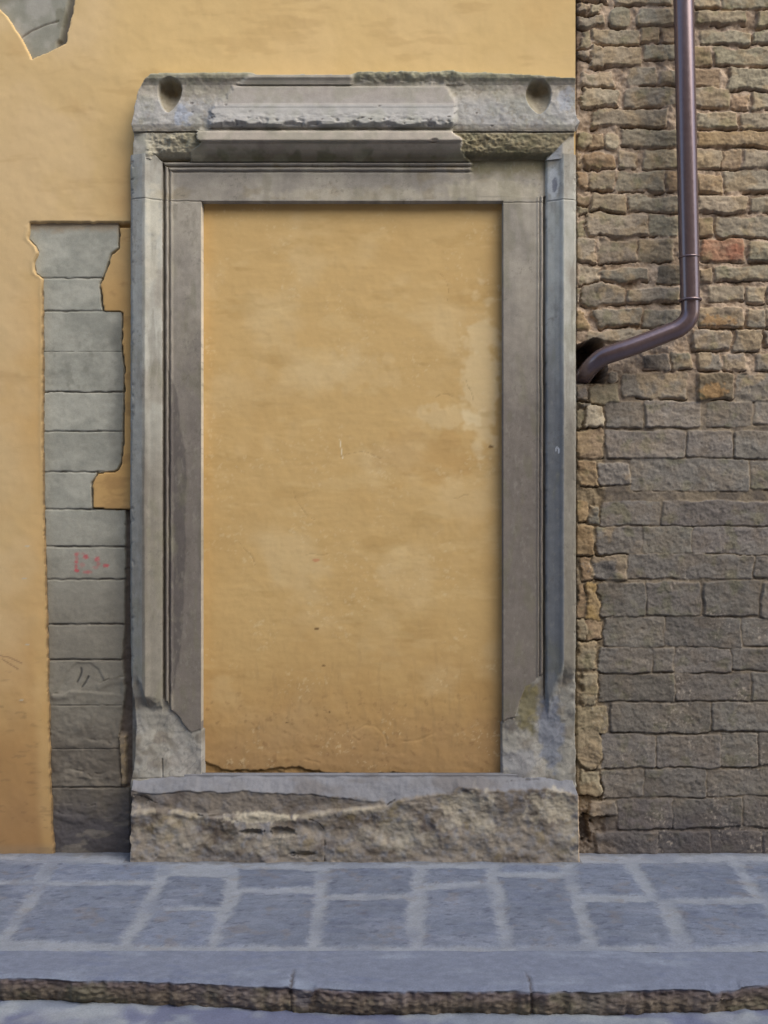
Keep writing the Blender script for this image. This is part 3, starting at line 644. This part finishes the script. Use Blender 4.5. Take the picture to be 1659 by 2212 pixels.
# jamb mouldings running up into the corners
cl = ss(350, 318, U + 10 * fbm(U, V, 18, 304, 3)) * ss(284, 290, V)
hd = hd + (ip(U, [(283, .050), (309, .070), (315, .073), (350, .045), (370, .04)]) - hd) * cl
br = ip(V, [(285, 1240), (306, 1219), (334, 1193), (358, 1177)]); crr = ss(-3, 3, U - br) * ss(286, 294, V)
hd = hd + (ip(U, [(1170, .036), (1195, .052), (1216, .070), (1243, .056)]) - hd) * crr
rub = box(U, V, 318, 286, 440, 345, 10)      # crumbling lumps
rubn = (.014 * fbm(U, V, 19, 305, 4, .55) + .004) * rub
rr = ss(985, 1010, U) * (1 - crr) * ss(286, 292, V) * ss(350, 335, V)
rubr = rr * (.006 * fbm(U, V, 22, 306, 4, .65, 1.6, 1) + .004 * fbm(U, V, 6, 307, 2)) * (1.6 - ss(1010, 1150, U))
hd = hd + rubn + rubr + (1 - cl) * (1 - crr) * (.0045 * fbm(U, V, 42, 308, 4) + .0016 * fbm(U, V, 9, 309, 3, .6))
Hn = hd + (hi - hd) * mi
# socket holes
def socket(Hn, y0, y1, yc, uc, W, ub, depth):
    tv_ = np.where(V < yc, np.abs((yc - V) / (yc - y0)), np.abs((V - yc) / (y1 - yc)))
    wv_ = W * np.where(V < yc, np.sqrt(np.clip(1 - tv_ ** 2, 0, 1)), np.clip(1 - tv_ ** 1.9, 0, 1) ** .72)
    ctr = uc + (ub - uc) * np.clip((V - yc) / (y1 - yc), 0, 1) ** 1.5
    inn = (V > y0) & (V < y1)
    dd = np.where(inn, wv_ - np.abs(U - ctr), -9)
    m = ss(-.6, 2.2, dd)
    fl_ = 1 - np.clip((V - y0) / (y1 - y0), 0, 1)
    return Hn - m * depth * (.18 + .82 * np.clip(fl_ * 1.15, 0, 1) ** .8) * (.6 + .4 * ss(0, W * .8, dd)), m
Hn, s1 = socket(Hn, 165.5, 243, 194, 367.5, 25.5, 363, .085)
Hn, s2 = socket(Hn, 171, 246, 204, 1163, 27.5, 1166, .070)
# outline
ol = ip(V, [(152, 332), (158.7, 326), (168, 314), (180, 305), (199, 296), (225, 291), (251, 286), (267, 282.5), (278, 283), (286, 285.5), (300, 284), (353, 283)]) + 1.5 * fbm(U * 0, V, 12, 310, 3)
orr = ip(V, [(152, 1243), (240, 1244), (255, 1247), (262, 1253), (268, 1249), (276, 1243), (353, 1243.5)]) + .8 * fbm(U * 0, V, 12, 311, 3)
otp = ip(U, [(276, 160), (345, 156), (400, 155), (1040, 155), (1110, 158), (1243, 167)]) + 1.0 * fbm(U, V * 0, 20, 312, 3)
ins = ss(-1.2, 1.2, U - ol) * (1 - ss(-1.2, 1.2, U - orr)) * ss(-1, 1, V - otp)
Hp = hd * (1 - mi) + hi * mi
Hf = Hn * ins - .03 * (1 - ins)
Hf += ins * (.0005 * fbm(U, V, 8, 313, 3))
hz = np.clip(ip(V, DAM) * (1 - mi) + ip(V, INT) * mi, 0, .2)
c = mixc(np.broadcast_to(S(178, 170, 158), U.shape + (3,)), S(160, 152, 142), ss(-.2, .6, fbm(U, V, 46, 320, 4)))
c = mixc(c, S(172, 171, 172), ss(195, 230, V) * ss(282, 262, V) * .7)
c = mixc(c, S(168, 160, 155), mi * box(U, V, 400, 184, 1000, 222, 3) * .7)
c = mixc(c, S(140, 140, 112), (1 - mi) * ss(186, 160, V + 8 * fbm(U, V, 18, 321, 3)) * .6)
c = mixc(c, S(136, 124, 92), (1 - mi) * ss(285, 290, V) * (1 - .8 * cl) * (1 - .9 * crr) * ss(300, 420, U) * .75)
c = mixc(c, S(120, 115, 92), np.clip(rr * ss(0, .6, fbm(U, V, 18, 322, 4)) * .6 + rr * ss(315, 335, V) * .5, 0, 1))
c = mixc(c, S(70, 66, 50), rr * ss(330, 346, V) * .7)  # shadow below the rough overhang painted into the colour
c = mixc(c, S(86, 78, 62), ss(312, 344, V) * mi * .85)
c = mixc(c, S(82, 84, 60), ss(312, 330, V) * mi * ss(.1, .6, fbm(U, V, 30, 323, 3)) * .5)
c = mixc(c, S(196, 184, 172), mi * box(U, V, 400, 284, 1000, 303, 1) * .6)
c = mixc(c, S(200, 196, 184), cl * .6); c = mixc(c, S(166, 172, 182), crr * ss(1222, 1206, U) * .7)  # pale left corner; bluish skylight painted on the left-facing right moulding
c = mixc(c, S(150, 162, 186), blob(U, V, 395, 250, 18, 24, 34, .5) * .5 + blob(U, V, 1222, 215, 18, 30, 35, .5) * .35)
c = mixc(c, S(120, 106, 82), ss(.25, .7, fbm(U, V, 9, 324, 3, .6)) * (1 - mi) * .3)
c = mixc(c, S(166, 160, 142), rub * .6)
c = mixc(c, S(176, 168, 148), rub * ss(.0, .5, fbm(U, V, 19, 305, 4, .55)) * .5)
c = c * (1 + .07 * fbm(U, V, 14, 325, 4, .62))[..., None] * np.array([1.0, 1.01, .97])
c = mixc(c, S(140, 142, 118), ss(0, .6, fbm(U, V, 34, 326, 4)) * .25)
c = mixc(c, S(150, 138, 108), np.clip(s1 + s2, 0, 1) * .6)
for k in range(16):
    rg = random.Random(500 + k); a_, b_ = rg.uniform(400, 1230), rg.uniform(215, 275)
    m_ = blob(U, V, a_, b_, rg.uniform(2, 5), rg.uniform(1.2, 2.5), 60 + k, .3); c = mixc(c, S(100, 96, 96), m_ * .6); Hf -= .003 * m_ * ins
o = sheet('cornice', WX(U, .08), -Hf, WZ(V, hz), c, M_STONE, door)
o['label'] = 'broken projecting cornice with two drop shaped sockets'

# ================================================================== RUBBLE WALL
us = lines((1217, 1240, 2.2), (1240, 1700, 1.9), (1700, 2150, 5), (2150, 4600, 60)); vs = lines((-3000, -320, 60), (-320, -40, 5), (-40, 1850, 1.9))
U, V = np.meshgrid(us, vs)
def k3(x, y): return ((1430 + x / 3.16) / 1.1718, (y / 3.16) / 1.1718)
def k4(x, y): return ((1430 + x / 3.228) / 1.1718, (650 + y / 3.228) / 1.1718)
def k5(x, y): return ((1430 + x / 2.457) / 1.1718, (1300 + y / 2.457) / 1.1718)
ST = []
def add(k, rows):
    for r in rows:
        x0, y0, x1, y1 = r[:4]; a = k(x0, y0); b = k(x1, y1); ST.append((a[0], a[1], b[0], b[1], r[4] if len(r) > 4 else ''))
add(k3, [(90,-40,340,22),(390,-40,860,30,'g'),(1040,-50,1240,50,'g'),(1250,-50,1700,70,'g'),
 (110,45,222,112),(228,48,300,108,'y'),(348,45,538,215,'gR'),(590,65,920,190,'g'),(1045,78,1462,190,'y'),(1540,80,1760,210,'y'),
 (100,130,325,212),(120,225,195,390,'y'),(205,230,600,350),(610,200,760,330,'m'),(775,210,900,330,'m'),(1090,240,1500,348,'g'),(1512,240,1760,345,'g'),
 (110,412,190,480),(195,370,625,520,'w'),(640,345,940,470,'g'),(1000,370,1172,520,'m'),(1200,375,1760,520,'g'),
 (120,570,385,692,'w'),(500,540,740,682),(752,560,920,682,'g'),(1040,545,1240,692,'m'),(1310,545,1760,715,'g'),
 (135,700,432,850,'w'),(480,698,1330,850),(1350,750,1490,860,'m'),(1512,740,1760,860,'g'),
 (200,872,832,1012),(1050,890,1392,1022),(1420,893,1760,1032),
 (96,1045,212,1205,'yR'),(218,1070,308,1200,'m'),(315,1065,432,1210,'WR'),(445,1028,900,1170),(1060,1048,1760,1162,'o'),
 (88,1230,148,1345,'m'),(155,1238,412,1342,'oR'),(430,1200,575,1342,'w'),(635,1190,920,1342,'y'),(1040,1190,1252,1342,'y'),(1258,1190,1412,1342,'m'),(1420,1190,1760,1342),
 (92,1365,180,1502,'o'),(188,1362,402,1508),(420,1365,802,1527),(812,1370,920,1530,'m'),(1050,1390,1262,1542,'o'),(1275,1368,1760,1532),
 (90,1555,182,1625,'m'),(88,1640,192,1705,'y'),(205,1545,482,1682,'y'),(492,1560,920,1692,'g'),(1050,1560,1455,1700),(1480,1568,1760,1702),
 (88,1738,168,1902,'y'),(178,1708,662,1882),(676,1720,920,1890,'g'),(1070,1738,1200,1892,'m'),(1215,1738,1760,1892),
 (92,1908,242,2082),(258,1910,590,2092),(596,1912,882,2092,'y'),(1088,1908,1442,2085,'r'),(1465,1928,1760,2092,'g')])
add(k4, [(95,60,298,222,'w'),(302,88,692,202,'g'),(760,70,960,222,'d'),(1105,90,1218,200,'m'),(1240,75,1900,190),
 (92,240,146,372),(150,235,498,382),(504,250,950,372),(1180,230,1472,362,'y'),(1485,245,1645,385,'w'),(1655,240,1900,380),
 (88,418,188,602,'o'),(245,418,620,562),(632,430,960,566,'g'),(1080,420,1462,572,'O'),(1480,418,1632,572,'g'),(1642,420,1900,575),
 (180,588,700,700),(1050,590,1372,762),(1390,588,1612,772),(1625,600,1900,735),
 (640,800,852,922,'d'),(860,770,1032,922),(1090,780,1280,925),(1286,790,1472,932),(1562,800,1900,922),
 (345,925,440,1030,'yR'),(468,948,1000,1152),(1080,948,1382,1162,'O'),(1402,948,1900,1182),
 (92,1040,192,1182),(205,1035,442,1200,'y'),(98,1188,202,1232,'g'),(160,1208,326,1392,'W'),(88,1236,156,1385,'y'),
 (340,1180,642,1397),(660,1170,1112,1397),(1165,1180,1532,1392),(1548,1170,1900,1372),
 (95,1410,320,1645,'m'),(340,1418,990,1645),(1000,1420,1372,1645),(1386,1425,1900,1645),
 (112,1668,252,1865,'o'),(258,1680,532,1862,'L'),(540,1652,1508,1912),(1520,1658,1900,1905)])
add(k5, [(75,-90,150,60,'o'),(158,-60,225,70,'L'),(232,-75,592,72),(604,-78,1500,76),
 (65,85,182,252,'o'),(200,80,488,252),(492,80,792,252,'L'),(798,80,1500,252),
 (98,260,178,418,'m'),(182,258,390,412),(397,254,1175,407),(1182,258,1500,404),
 (74,430,128,642,'m'),(132,432,212,656,'O2'),(216,430,498,642),(502,424,842,637),(862,418,1216,637),(1226,428,1500,642),
 (68,658,126,782,'y'),(130,664,232,792,'m'),(246,644,622,832),(626,644,1102,832),(1106,646,1500,822),
 (68,800,192,978,'y'),(210,835,546,988),(552,838,682,984,'m'),(690,838,1036,988),(1040,836,1500,977),
 (88,1000,202,1192,'y'),(212,998,682,1168),(690,998,1156,1168),(1166,988,1500,1162),
 (62,1190,276,1372,'y'),(286,1178,912,1362),(920,1174,1500,1352,'L'),
 (56,1350,238,1585,'yR'),(240,1374,568,1582),(574,1378,972,1582),(976,1364,1202,1572,'L'),(1206,1360,1500,1562),
 (80,1590,232,1752,'y'),(240,1594,492,1767),(496,1588,876,1767),(880,1588,1500,1757),
 (150,1780,322,1872),(328,1778,672,1962),(676,1774,1102,1957),(1108,1768,1500,1952),
 (190,1978,580,2140),(584,1978,912,2140),(916,1974,1222,2140),(1226,1970,1500,2140)])
rg = random.Random(9)
v0 = -300.0
while v0 < -18:                      # courses above the frame
    hgt = rg.uniform(40, 58); u0 = 1246
    while u0 < 2160:
        wd = rg.uniform(60, 190); ST.append((u0 + 2, v0 + 3, u0 + wd - 3, min(v0 + hgt - 3, -20), rg.choice(['', '', 'g', 'y']))); u0 += wd
    v0 += hgt
v0 = -14.0
while v0 < 1840:                     # courses to the right of the frame
    hgt = rg.uniform(50, 60) if v0 < 800 else rg.uniform(66, 80); u0 = 1705 + rg.uniform(-5, 25)
    while u0 < 2160:
        wd = rg.uniform(70, 190); ST.append((u0 + 2, v0 + 3, u0 + wd - 3, min(v0 + hgt - 3, 1848), rg.choice(['', '', 'g', 'L', 'y']))); u0 += wd
    v0 += hgt
upz = 1 - ss(760, 930, V)            # 1 = bulging upper masonry, 0 = flush lower masonry
strip = 1 - ss(1300, 1312, U)
loose = np.maximum(upz, strip)
H = -.007 * loose - .003 * (1 - loose) + (.013 * loose + .0022) * fbm(U, V, 34, 400, 5, .6) + .0016 * fbm(U, V, 6, 401, 2)
mc_up = mixc(np.broadcast_to(S(172, 153, 132), U.shape + (3,)), S(140, 122, 102), ss(-.1, .6, fbm(U, V, 24, 402, 4)))
mc_lo = mixc(np.broadcast_to(S(132, 120, 102), U.shape + (3,)), S(108, 99, 88), ss(-.1, .5, fbm(U, V, 26, 403, 4)))
C = mc_lo + (mc_up - mc_lo) * upz[..., None]
stripc = strip * ss(800, 900, V); C = mixc(C, S(138, 122, 96), stripc * .7)
wa = 1 + .35 * upz + 1.3 * strip
UW = U + wa * (3.6 * fbm(U, V, 34, 404, 3) + 1.2 * fbm(U, V, 7, 405, 3, .6)); VW = V + wa * (3.0 * fbm(U, V, 44, 406, 3) + 1.1 * fbm(U, V, 8, 407, 3, .6))
TINT = {'g': (142, 134, 114), 'y': (146, 134, 110), 'w': (158, 144, 122), 'W': (182, 168, 142), 'o': (142, 120, 92), 'm': (142, 122, 98), 'd': (100, 90, 76), 'L': (122, 112, 100), 'r': (156, 120, 94), 'O2': (156, 132, 90)}
for k, (x0, y0, x1, y1, tg) in enumerate(ST):
    iu = np.where((us > x0 - 12) & (us < x1 + 12))[0]; iv = np.where((vs > y0 - 12) & (vs < y1 + 14))[0]
    if len(iu) == 0 or len(iv) == 0: continue
    sl = (slice(iv[0], iv[-1] + 1), slice(iu[0], iu[-1] + 1))
    rg = random.Random(1000 + k)
    u_, v_ = UW[sl], VW[sl]; cx, cy = (x0 + x1) / 2, (y0 + y1) / 2; hw, hh = (x1 - x0) / 2, (y1 - y0) / 2
    lo = cy > 850 and x0 > 1290; R_ = 'R' in tg
    r = min(hw, hh) * (.85 if R_ else (.14 if lo else .22))
    sk = rg.uniform(-.02, .02)
    vv2 = v_ + (u_ - cx) * sk
    def sdf(a, b):
        qx = np.abs(a - cx) - hw + r; qy = np.abs(b - cy) - hh + r
        return np.sqrt(np.maximum(qx, 0) ** 2 + np.maximum(qy, 0) ** 2) + np.minimum(np.maximum(qx, qy), 0) - r
    d = sdf(u_, vv2)
    isM = 'm' in tg
    e = 1.3 if lo else 2.4
    m = 1 - ss(-e, e * .6, d + (1.6 if lo else 3.0) * np.clip(fbm(U[sl], V[sl], 40, 480 + k % 3, 2), -.5, 1))
    prot = rg.uniform(.000, .006) if lo else rg.uniform(-.001, .012) * (.4 if isM else 1)
    bulge = (0 if lo else .0025 if not isM else .001) * (1 - np.exp(np.minimum(d, 0) / 7))
    tiltx, tilty = rg.uniform(-1, 1) * .003, rg.uniform(-.5, 1) * .003
    uu, vv = U[sl], V[sl]
    hs = prot + bulge + tiltx * (uu - cx) / max(hw, 1) + tilty * (vv - cy) / max(hh, 1)
    face = fbm(uu, vv, 26, 410 + k % 7, 4, .6)
    fine = fbm(uu, vv, 7, 420 + k % 5, 3, .7)
    fr_ = fbm(uu, vv + (uu - cx) * rg.uniform(-.3, .3), 16, 490 + k % 6, 3, .5, 2.6, 1); fr_ = np.floor(fr_ * 3 + .5 * face) / 3 + .15 * fr_; face = .55 * face + .5 * fr_
    pits = ss(.35, .75, fbm(uu, vv, 6, 430 + k % 5, 2))
    hs = hs + (.0060 if not lo else .0036) * face + (.0016 if not lo else .0017) * fine - (.0016 if lo else .0014) * pits
    # open crevice under the stone, seldom elsewhere
    cv = (1 - ss(-1.0, 1.6, sdf(u_, vv2 - 3.2))) * ss(.2, 2.2, d) * (vv > cy) * ss(-.25, .25, fbm(uu, vv * 0 + cy, 30, 440 + k, 2) + (.25 if not lo else .02))
    H[sl] -= cv * (.019 if not lo else .008)
    C[sl] = mixc(C[sl], S(86, 70, 58), cv * .4)  # shade below the stone painted into the crevice colour
    H[sl] = H[sl] + (hs - H[sl]) * m
    if 'O2' in tg: col = S(*TINT['O2'])
    else:
        key = next((q for q in ('g', 'y', 'w', 'W', 'o', 'm', 'd', 'L', 'r') if q in tg), None)
        col = S(*TINT[key]) if key else S(144, 133, 114)
        z = float(np.clip((cy - 480) / 480, 0, 1))
        if x0 > 1290 or key in ('g', 'L', None):
            lowc = S(*( (120, 114, 106) if key in (None, 'o', 'O', 'y', 'm') else (126, 120, 110) if key == 'L' else (114, 110, 102)))
            if 'O' in tg: lowc = S(100, 88, 72)
            col = col + (lowc - col) * z
    col = col * 1.06 * (1 + rg.uniform(-.13, .13) * (1.5 if lo else 1)) * np.array([1 + rg.uniform(-.03, .03), 1, 1 + rg.uniform(-.04, .04)])
    cs = np.broadcast_to(col, d.shape + (3,)) * (1 + .16 * face + .10 * fine)[..., None]
    cs = mixc(cs, col * .62, pits * (.4 if lo else .35)); cs = mixc(cs, S(132, 128, 120), ss(.0, .6, fbm(uu, vv, 44, 500 + k % 11, 4, .55, 1.8, 1)) * (.5 if lo else 0))
    cs = mixc(cs, S(158, 138, 108) if not lo else S(128, 114, 96), ss(-.1, .5, fbm(uu, vv, 34, 450 + k % 9, 4)) * (.6 if not lo else .35))
    cs = mixc(cs, S(108, 108, 74), ss(.3, .8, fbm(uu, vv, 30, 460 + k % 4, 3)) * .35)
    if 'r' == tg: cs = mixc(cs, S(154, 104, 82), blob(uu, vv, cx + hw * .45, cy + hh * .1, hw * .5, hh * .75, k, .6) * .8)
    if 'O' == tg: cs = mixc(cs, S(158, 124, 82), blob(uu, vv, cx - hw * .1, cy + hh * .35, hw * .7, hh * .6, k, .7) * .6)
    C[sl] = C[sl] + (cs - C[sl]) * m[..., None]
sm_ = ss(.05, .5, fbm(U, V, 60, 476, 4, .6, 1.6, 1)) * (.25 + .2 * fbm(U, V, 9, 477, 3, .6)); C = mixc(C, S(150, 138, 120), sm_)
C = C * ((1 + .08 * fbm(U, V, 120, 478, 3)) * (1.02 + .10 * upz))[..., None]
# soot and damp darkening low down, pale lime splashes
C = mixc(C, S(92, 88, 84), ss(900, 1500, V + 80 * fbm(U, V, 80, 470, 3)) * (1 - strip * .7) * .35)
C = mixc(C, S(70, 68, 78), ss(1700, 1830, V + 40 * fbm(U, V, 50, 471, 3)) * .5)
sp_ = ss(.45, .75, fbm(U, V, 5, 472, 2)) * ss(.1, .5, fbm(U, V, 60, 473, 3)) * ss(1150, 1250, V); C = mixc(C, S(165, 155, 142), sp_ * .6)
C = mixc(C, S(92, 70, 56), (1 - ss(1246, 1262, U + 4 * fbm(U, V, 12, 474, 3))) * (V < 180) * .6)
# hollow beside the foot of the surround
hol = blob(U, V, 1262, 1790, 14, 34, 36, .4); H -= .04 * hol; C = mixc(C, S(60, 54, 54), hol * .6)
# the hole the pipe runs into
hp = pdist(U + 1.2 * fbm(U, V, 8, 475, 2), V + .8 * fbm(U, V, 10, 476, 2), [(1225, 752), (1262, 740), (1282, 731), (1296, 733), (1306, 748), (1309, 775), (1312, 800), (1306, 826), (1225, 827)])
hm_ = 1 - ss(-1.5, 1.5, hp); H -= .30 * hm_; C = mixc(C, S(70, 58, 46), hm_ * .8)  # deep recess, its inner shade also painted as a dark colour
gcv = 1 - ss(.5, 3.5, np.abs(U - 1244)); H -= .012 * gcv; C = mixc(C, S(80, 62, 50), gcv * .5 * (V < 160))
H -= .006; H = np.where(U < 1238.5, np.minimum(H, -.07), H)
rw = sheet('rubble_wall', WX(U, 0), -H, WZ(V, 0), C, M_BRICK)
props(rw, 'unplastered wall of coursed brown and grey rubble stone right of the doorway', 'wall')

# ================================================================== UNSEEN BUILDING BEHIND THE CAMERA, ADDED FOR STREET SHADE AND PIPE REFLECTIONS
us_ = lines((-13, 12, .12)); vs_ = lines((-.1, 7.6, .12)); OX, OZ = np.meshgrid(us_, vs_)
wx = (OX + 13) % 2.6; wz = OZ % 3.4
win = (np.abs(wx - 1.3) < .5) & (wz > 1.0) & (wz < 2.7)
OY = -7.4 - .25 * win
oc = mixc(np.broadcast_to(S(176, 150, 116), OX.shape + (3,)), S(190, 168, 134), ss(-.3, .5, fbm(OX * 400, OZ * 400, 500, 600, 4)))
oc = mixc(oc, S(70, 62, 52), win * 1.0)
props(sheet('unseen_opposite_building', OX, OY, OZ, oc, M_PLASTER), kind='structure')

# ================================================================== DOWNPIPE
def pipemat():
    m = bpy.data.materials.new('painted_pipe'); m.use_nodes = True; n = m.node_tree.nodes; l = m.node_tree.links
    b = n['Principled BSDF']; tc = n.new('ShaderNodeTexCoord'); a = n.new('ShaderNodeTexNoise'); a.inputs['Scale'].default_value = 60; a.inputs['Detail'].default_value = 6
    l.new(tc.outputs['Object'], a.inputs['Vector'])
    r = n.new('ShaderNodeMapRange'); r.inputs['To Min'].default_value = .17; r.inputs['To Max'].default_value = .30; l.new(a.outputs[0], r.inputs[0]); l.new(r.outputs[0], b.inputs['Roughness'])
    cr_ = n.new('ShaderNodeValToRGB'); cr_.color_ramp.elements[0].color = (.15, .105, .11, 1); cr_.color_ramp.elements[1].color = (.21, .155, .16, 1); l.new(a.outputs[0], cr_.inputs[0]); l.new(cr_.outputs[0], b.inputs['Base Color'])
    b.inputs['Metallic'].default_value = .55; b.inputs['Specular IOR Level'].default_value = .9
    return m
MP = pipemat()
def P3(u, v, h): return np.array([WX(u, h), -h, WZ(v, h)])
def tube(name, pts, radii, parent, seg=40):
    pts = [np.array(p) for p in pts]; V_ = []; Fc = []
    nrm = None
    for i, p in enumerate(pts):
        t_ = pts[min(i + 1, len(pts) - 1)] - pts[max(i - 1, 0)]; t_ = t_ / np.linalg.norm(t_)
        ref = np.array([0, 1, 0]) if nrm is None else nrm
        n1_ = ref - t_ * ref.dot(t_); n1_ /= np.linalg.norm(n1_); nrm = n1_; n2_ = np.cross(t_, n1_)
        for k in range(seg):
            a = 2 * math.pi * k / seg; V_.append(tuple(p + radii[i] * (math.cos(a) * n1_ + math.sin(a) * n2_)))
    for i in range(len(pts) - 1):
        for k in range(seg): Fc.append((i * seg + k, i * seg + (k + 1) % seg, (i + 1) * seg + (k + 1) % seg, (i + 1) * seg + k))
    me = bpy.data.meshes.new(name); me.from_pydata(V_, [], Fc); me.materials.append(MP)
    for p in me.polygons: p.use_smooth = len(p.vertices) == 4
    o = bpy.data.objects.new(name, me); sc.collection.objects.link(o); o.parent = parent; o.matrix_parent_inverse = mathutils.Matrix.Translation(-parent.location)
    return o
def smooth_path(pts, n=10):
    out = []; P = [np.array(p) for p in pts]; P = [2 * P[0] - P[1]] + P + [2 * P[-1] - P[-2]]
    for i in range(1, len(P) - 2):
        for k in range(n):
            t = k / n; out.append(.5 * ((2 * P[i]) + (-P[i-1] + P[i+1]) * t + (2*P[i-1] - 5*P[i] + 4*P[i+1] - P[i+2]) * t*t + (-P[i-1] + 3*P[i] - 3*P[i+1] + P[i+2]) * t**3))
    out.append(P[-2]); return out
dp_ = empty('downpipe', tuple(P3(1491, 648, .10)), 'glossy brown metal rainwater downpipe bending into a hole in the rubble wall', 'drainpipe')
top = P3(1470.5, -320, .10)
tube('pipe_shaft', [P3(1470.5, -320, .10), P3(1476.5, 0, .10), P3(1488.5, 556, .10)], [.0445] * 3, dp_)
tube('pipe_shaft', [P3(1488.3, 548, .10), P3(1490.6, 648, .10)], [.0432] * 2, dp_)
def ring(v, r, hgt, u=None):
    u = u or 1488.5
    a = P3(u, v - hgt, .10); b = P3(u + .1, v + hgt, .10); m_ = [a + (b - a) * q for q in (0, .15, .5, .85, 1)]
    return tube('collar', m_, [r - .004, r - .0008, r, r - .0008, r - .004], dp_)
ring(556, .0475, 2.2); ring(648.5, .0520, 2.6, 1490.8)
path = smooth_path([P3(1491, 640, .10), P3(1491.5, 660, .10), P3(1490, 680, .10), P3(1481, 697, .10), P3(1463, 711, .098), P3(1438, 721, .096), P3(1400, 736, .094), P3(1360, 751, .09), P3(1330, 761, .082), P3(1303, 771, .066), P3(1283, 786, .036), P3(1268, 803, -.01), P3(1256, 820, -.08), P3(1247, 834, -.16)], 8)
tube('pipe_elbow', path, [.0405] * len(path), dp_)
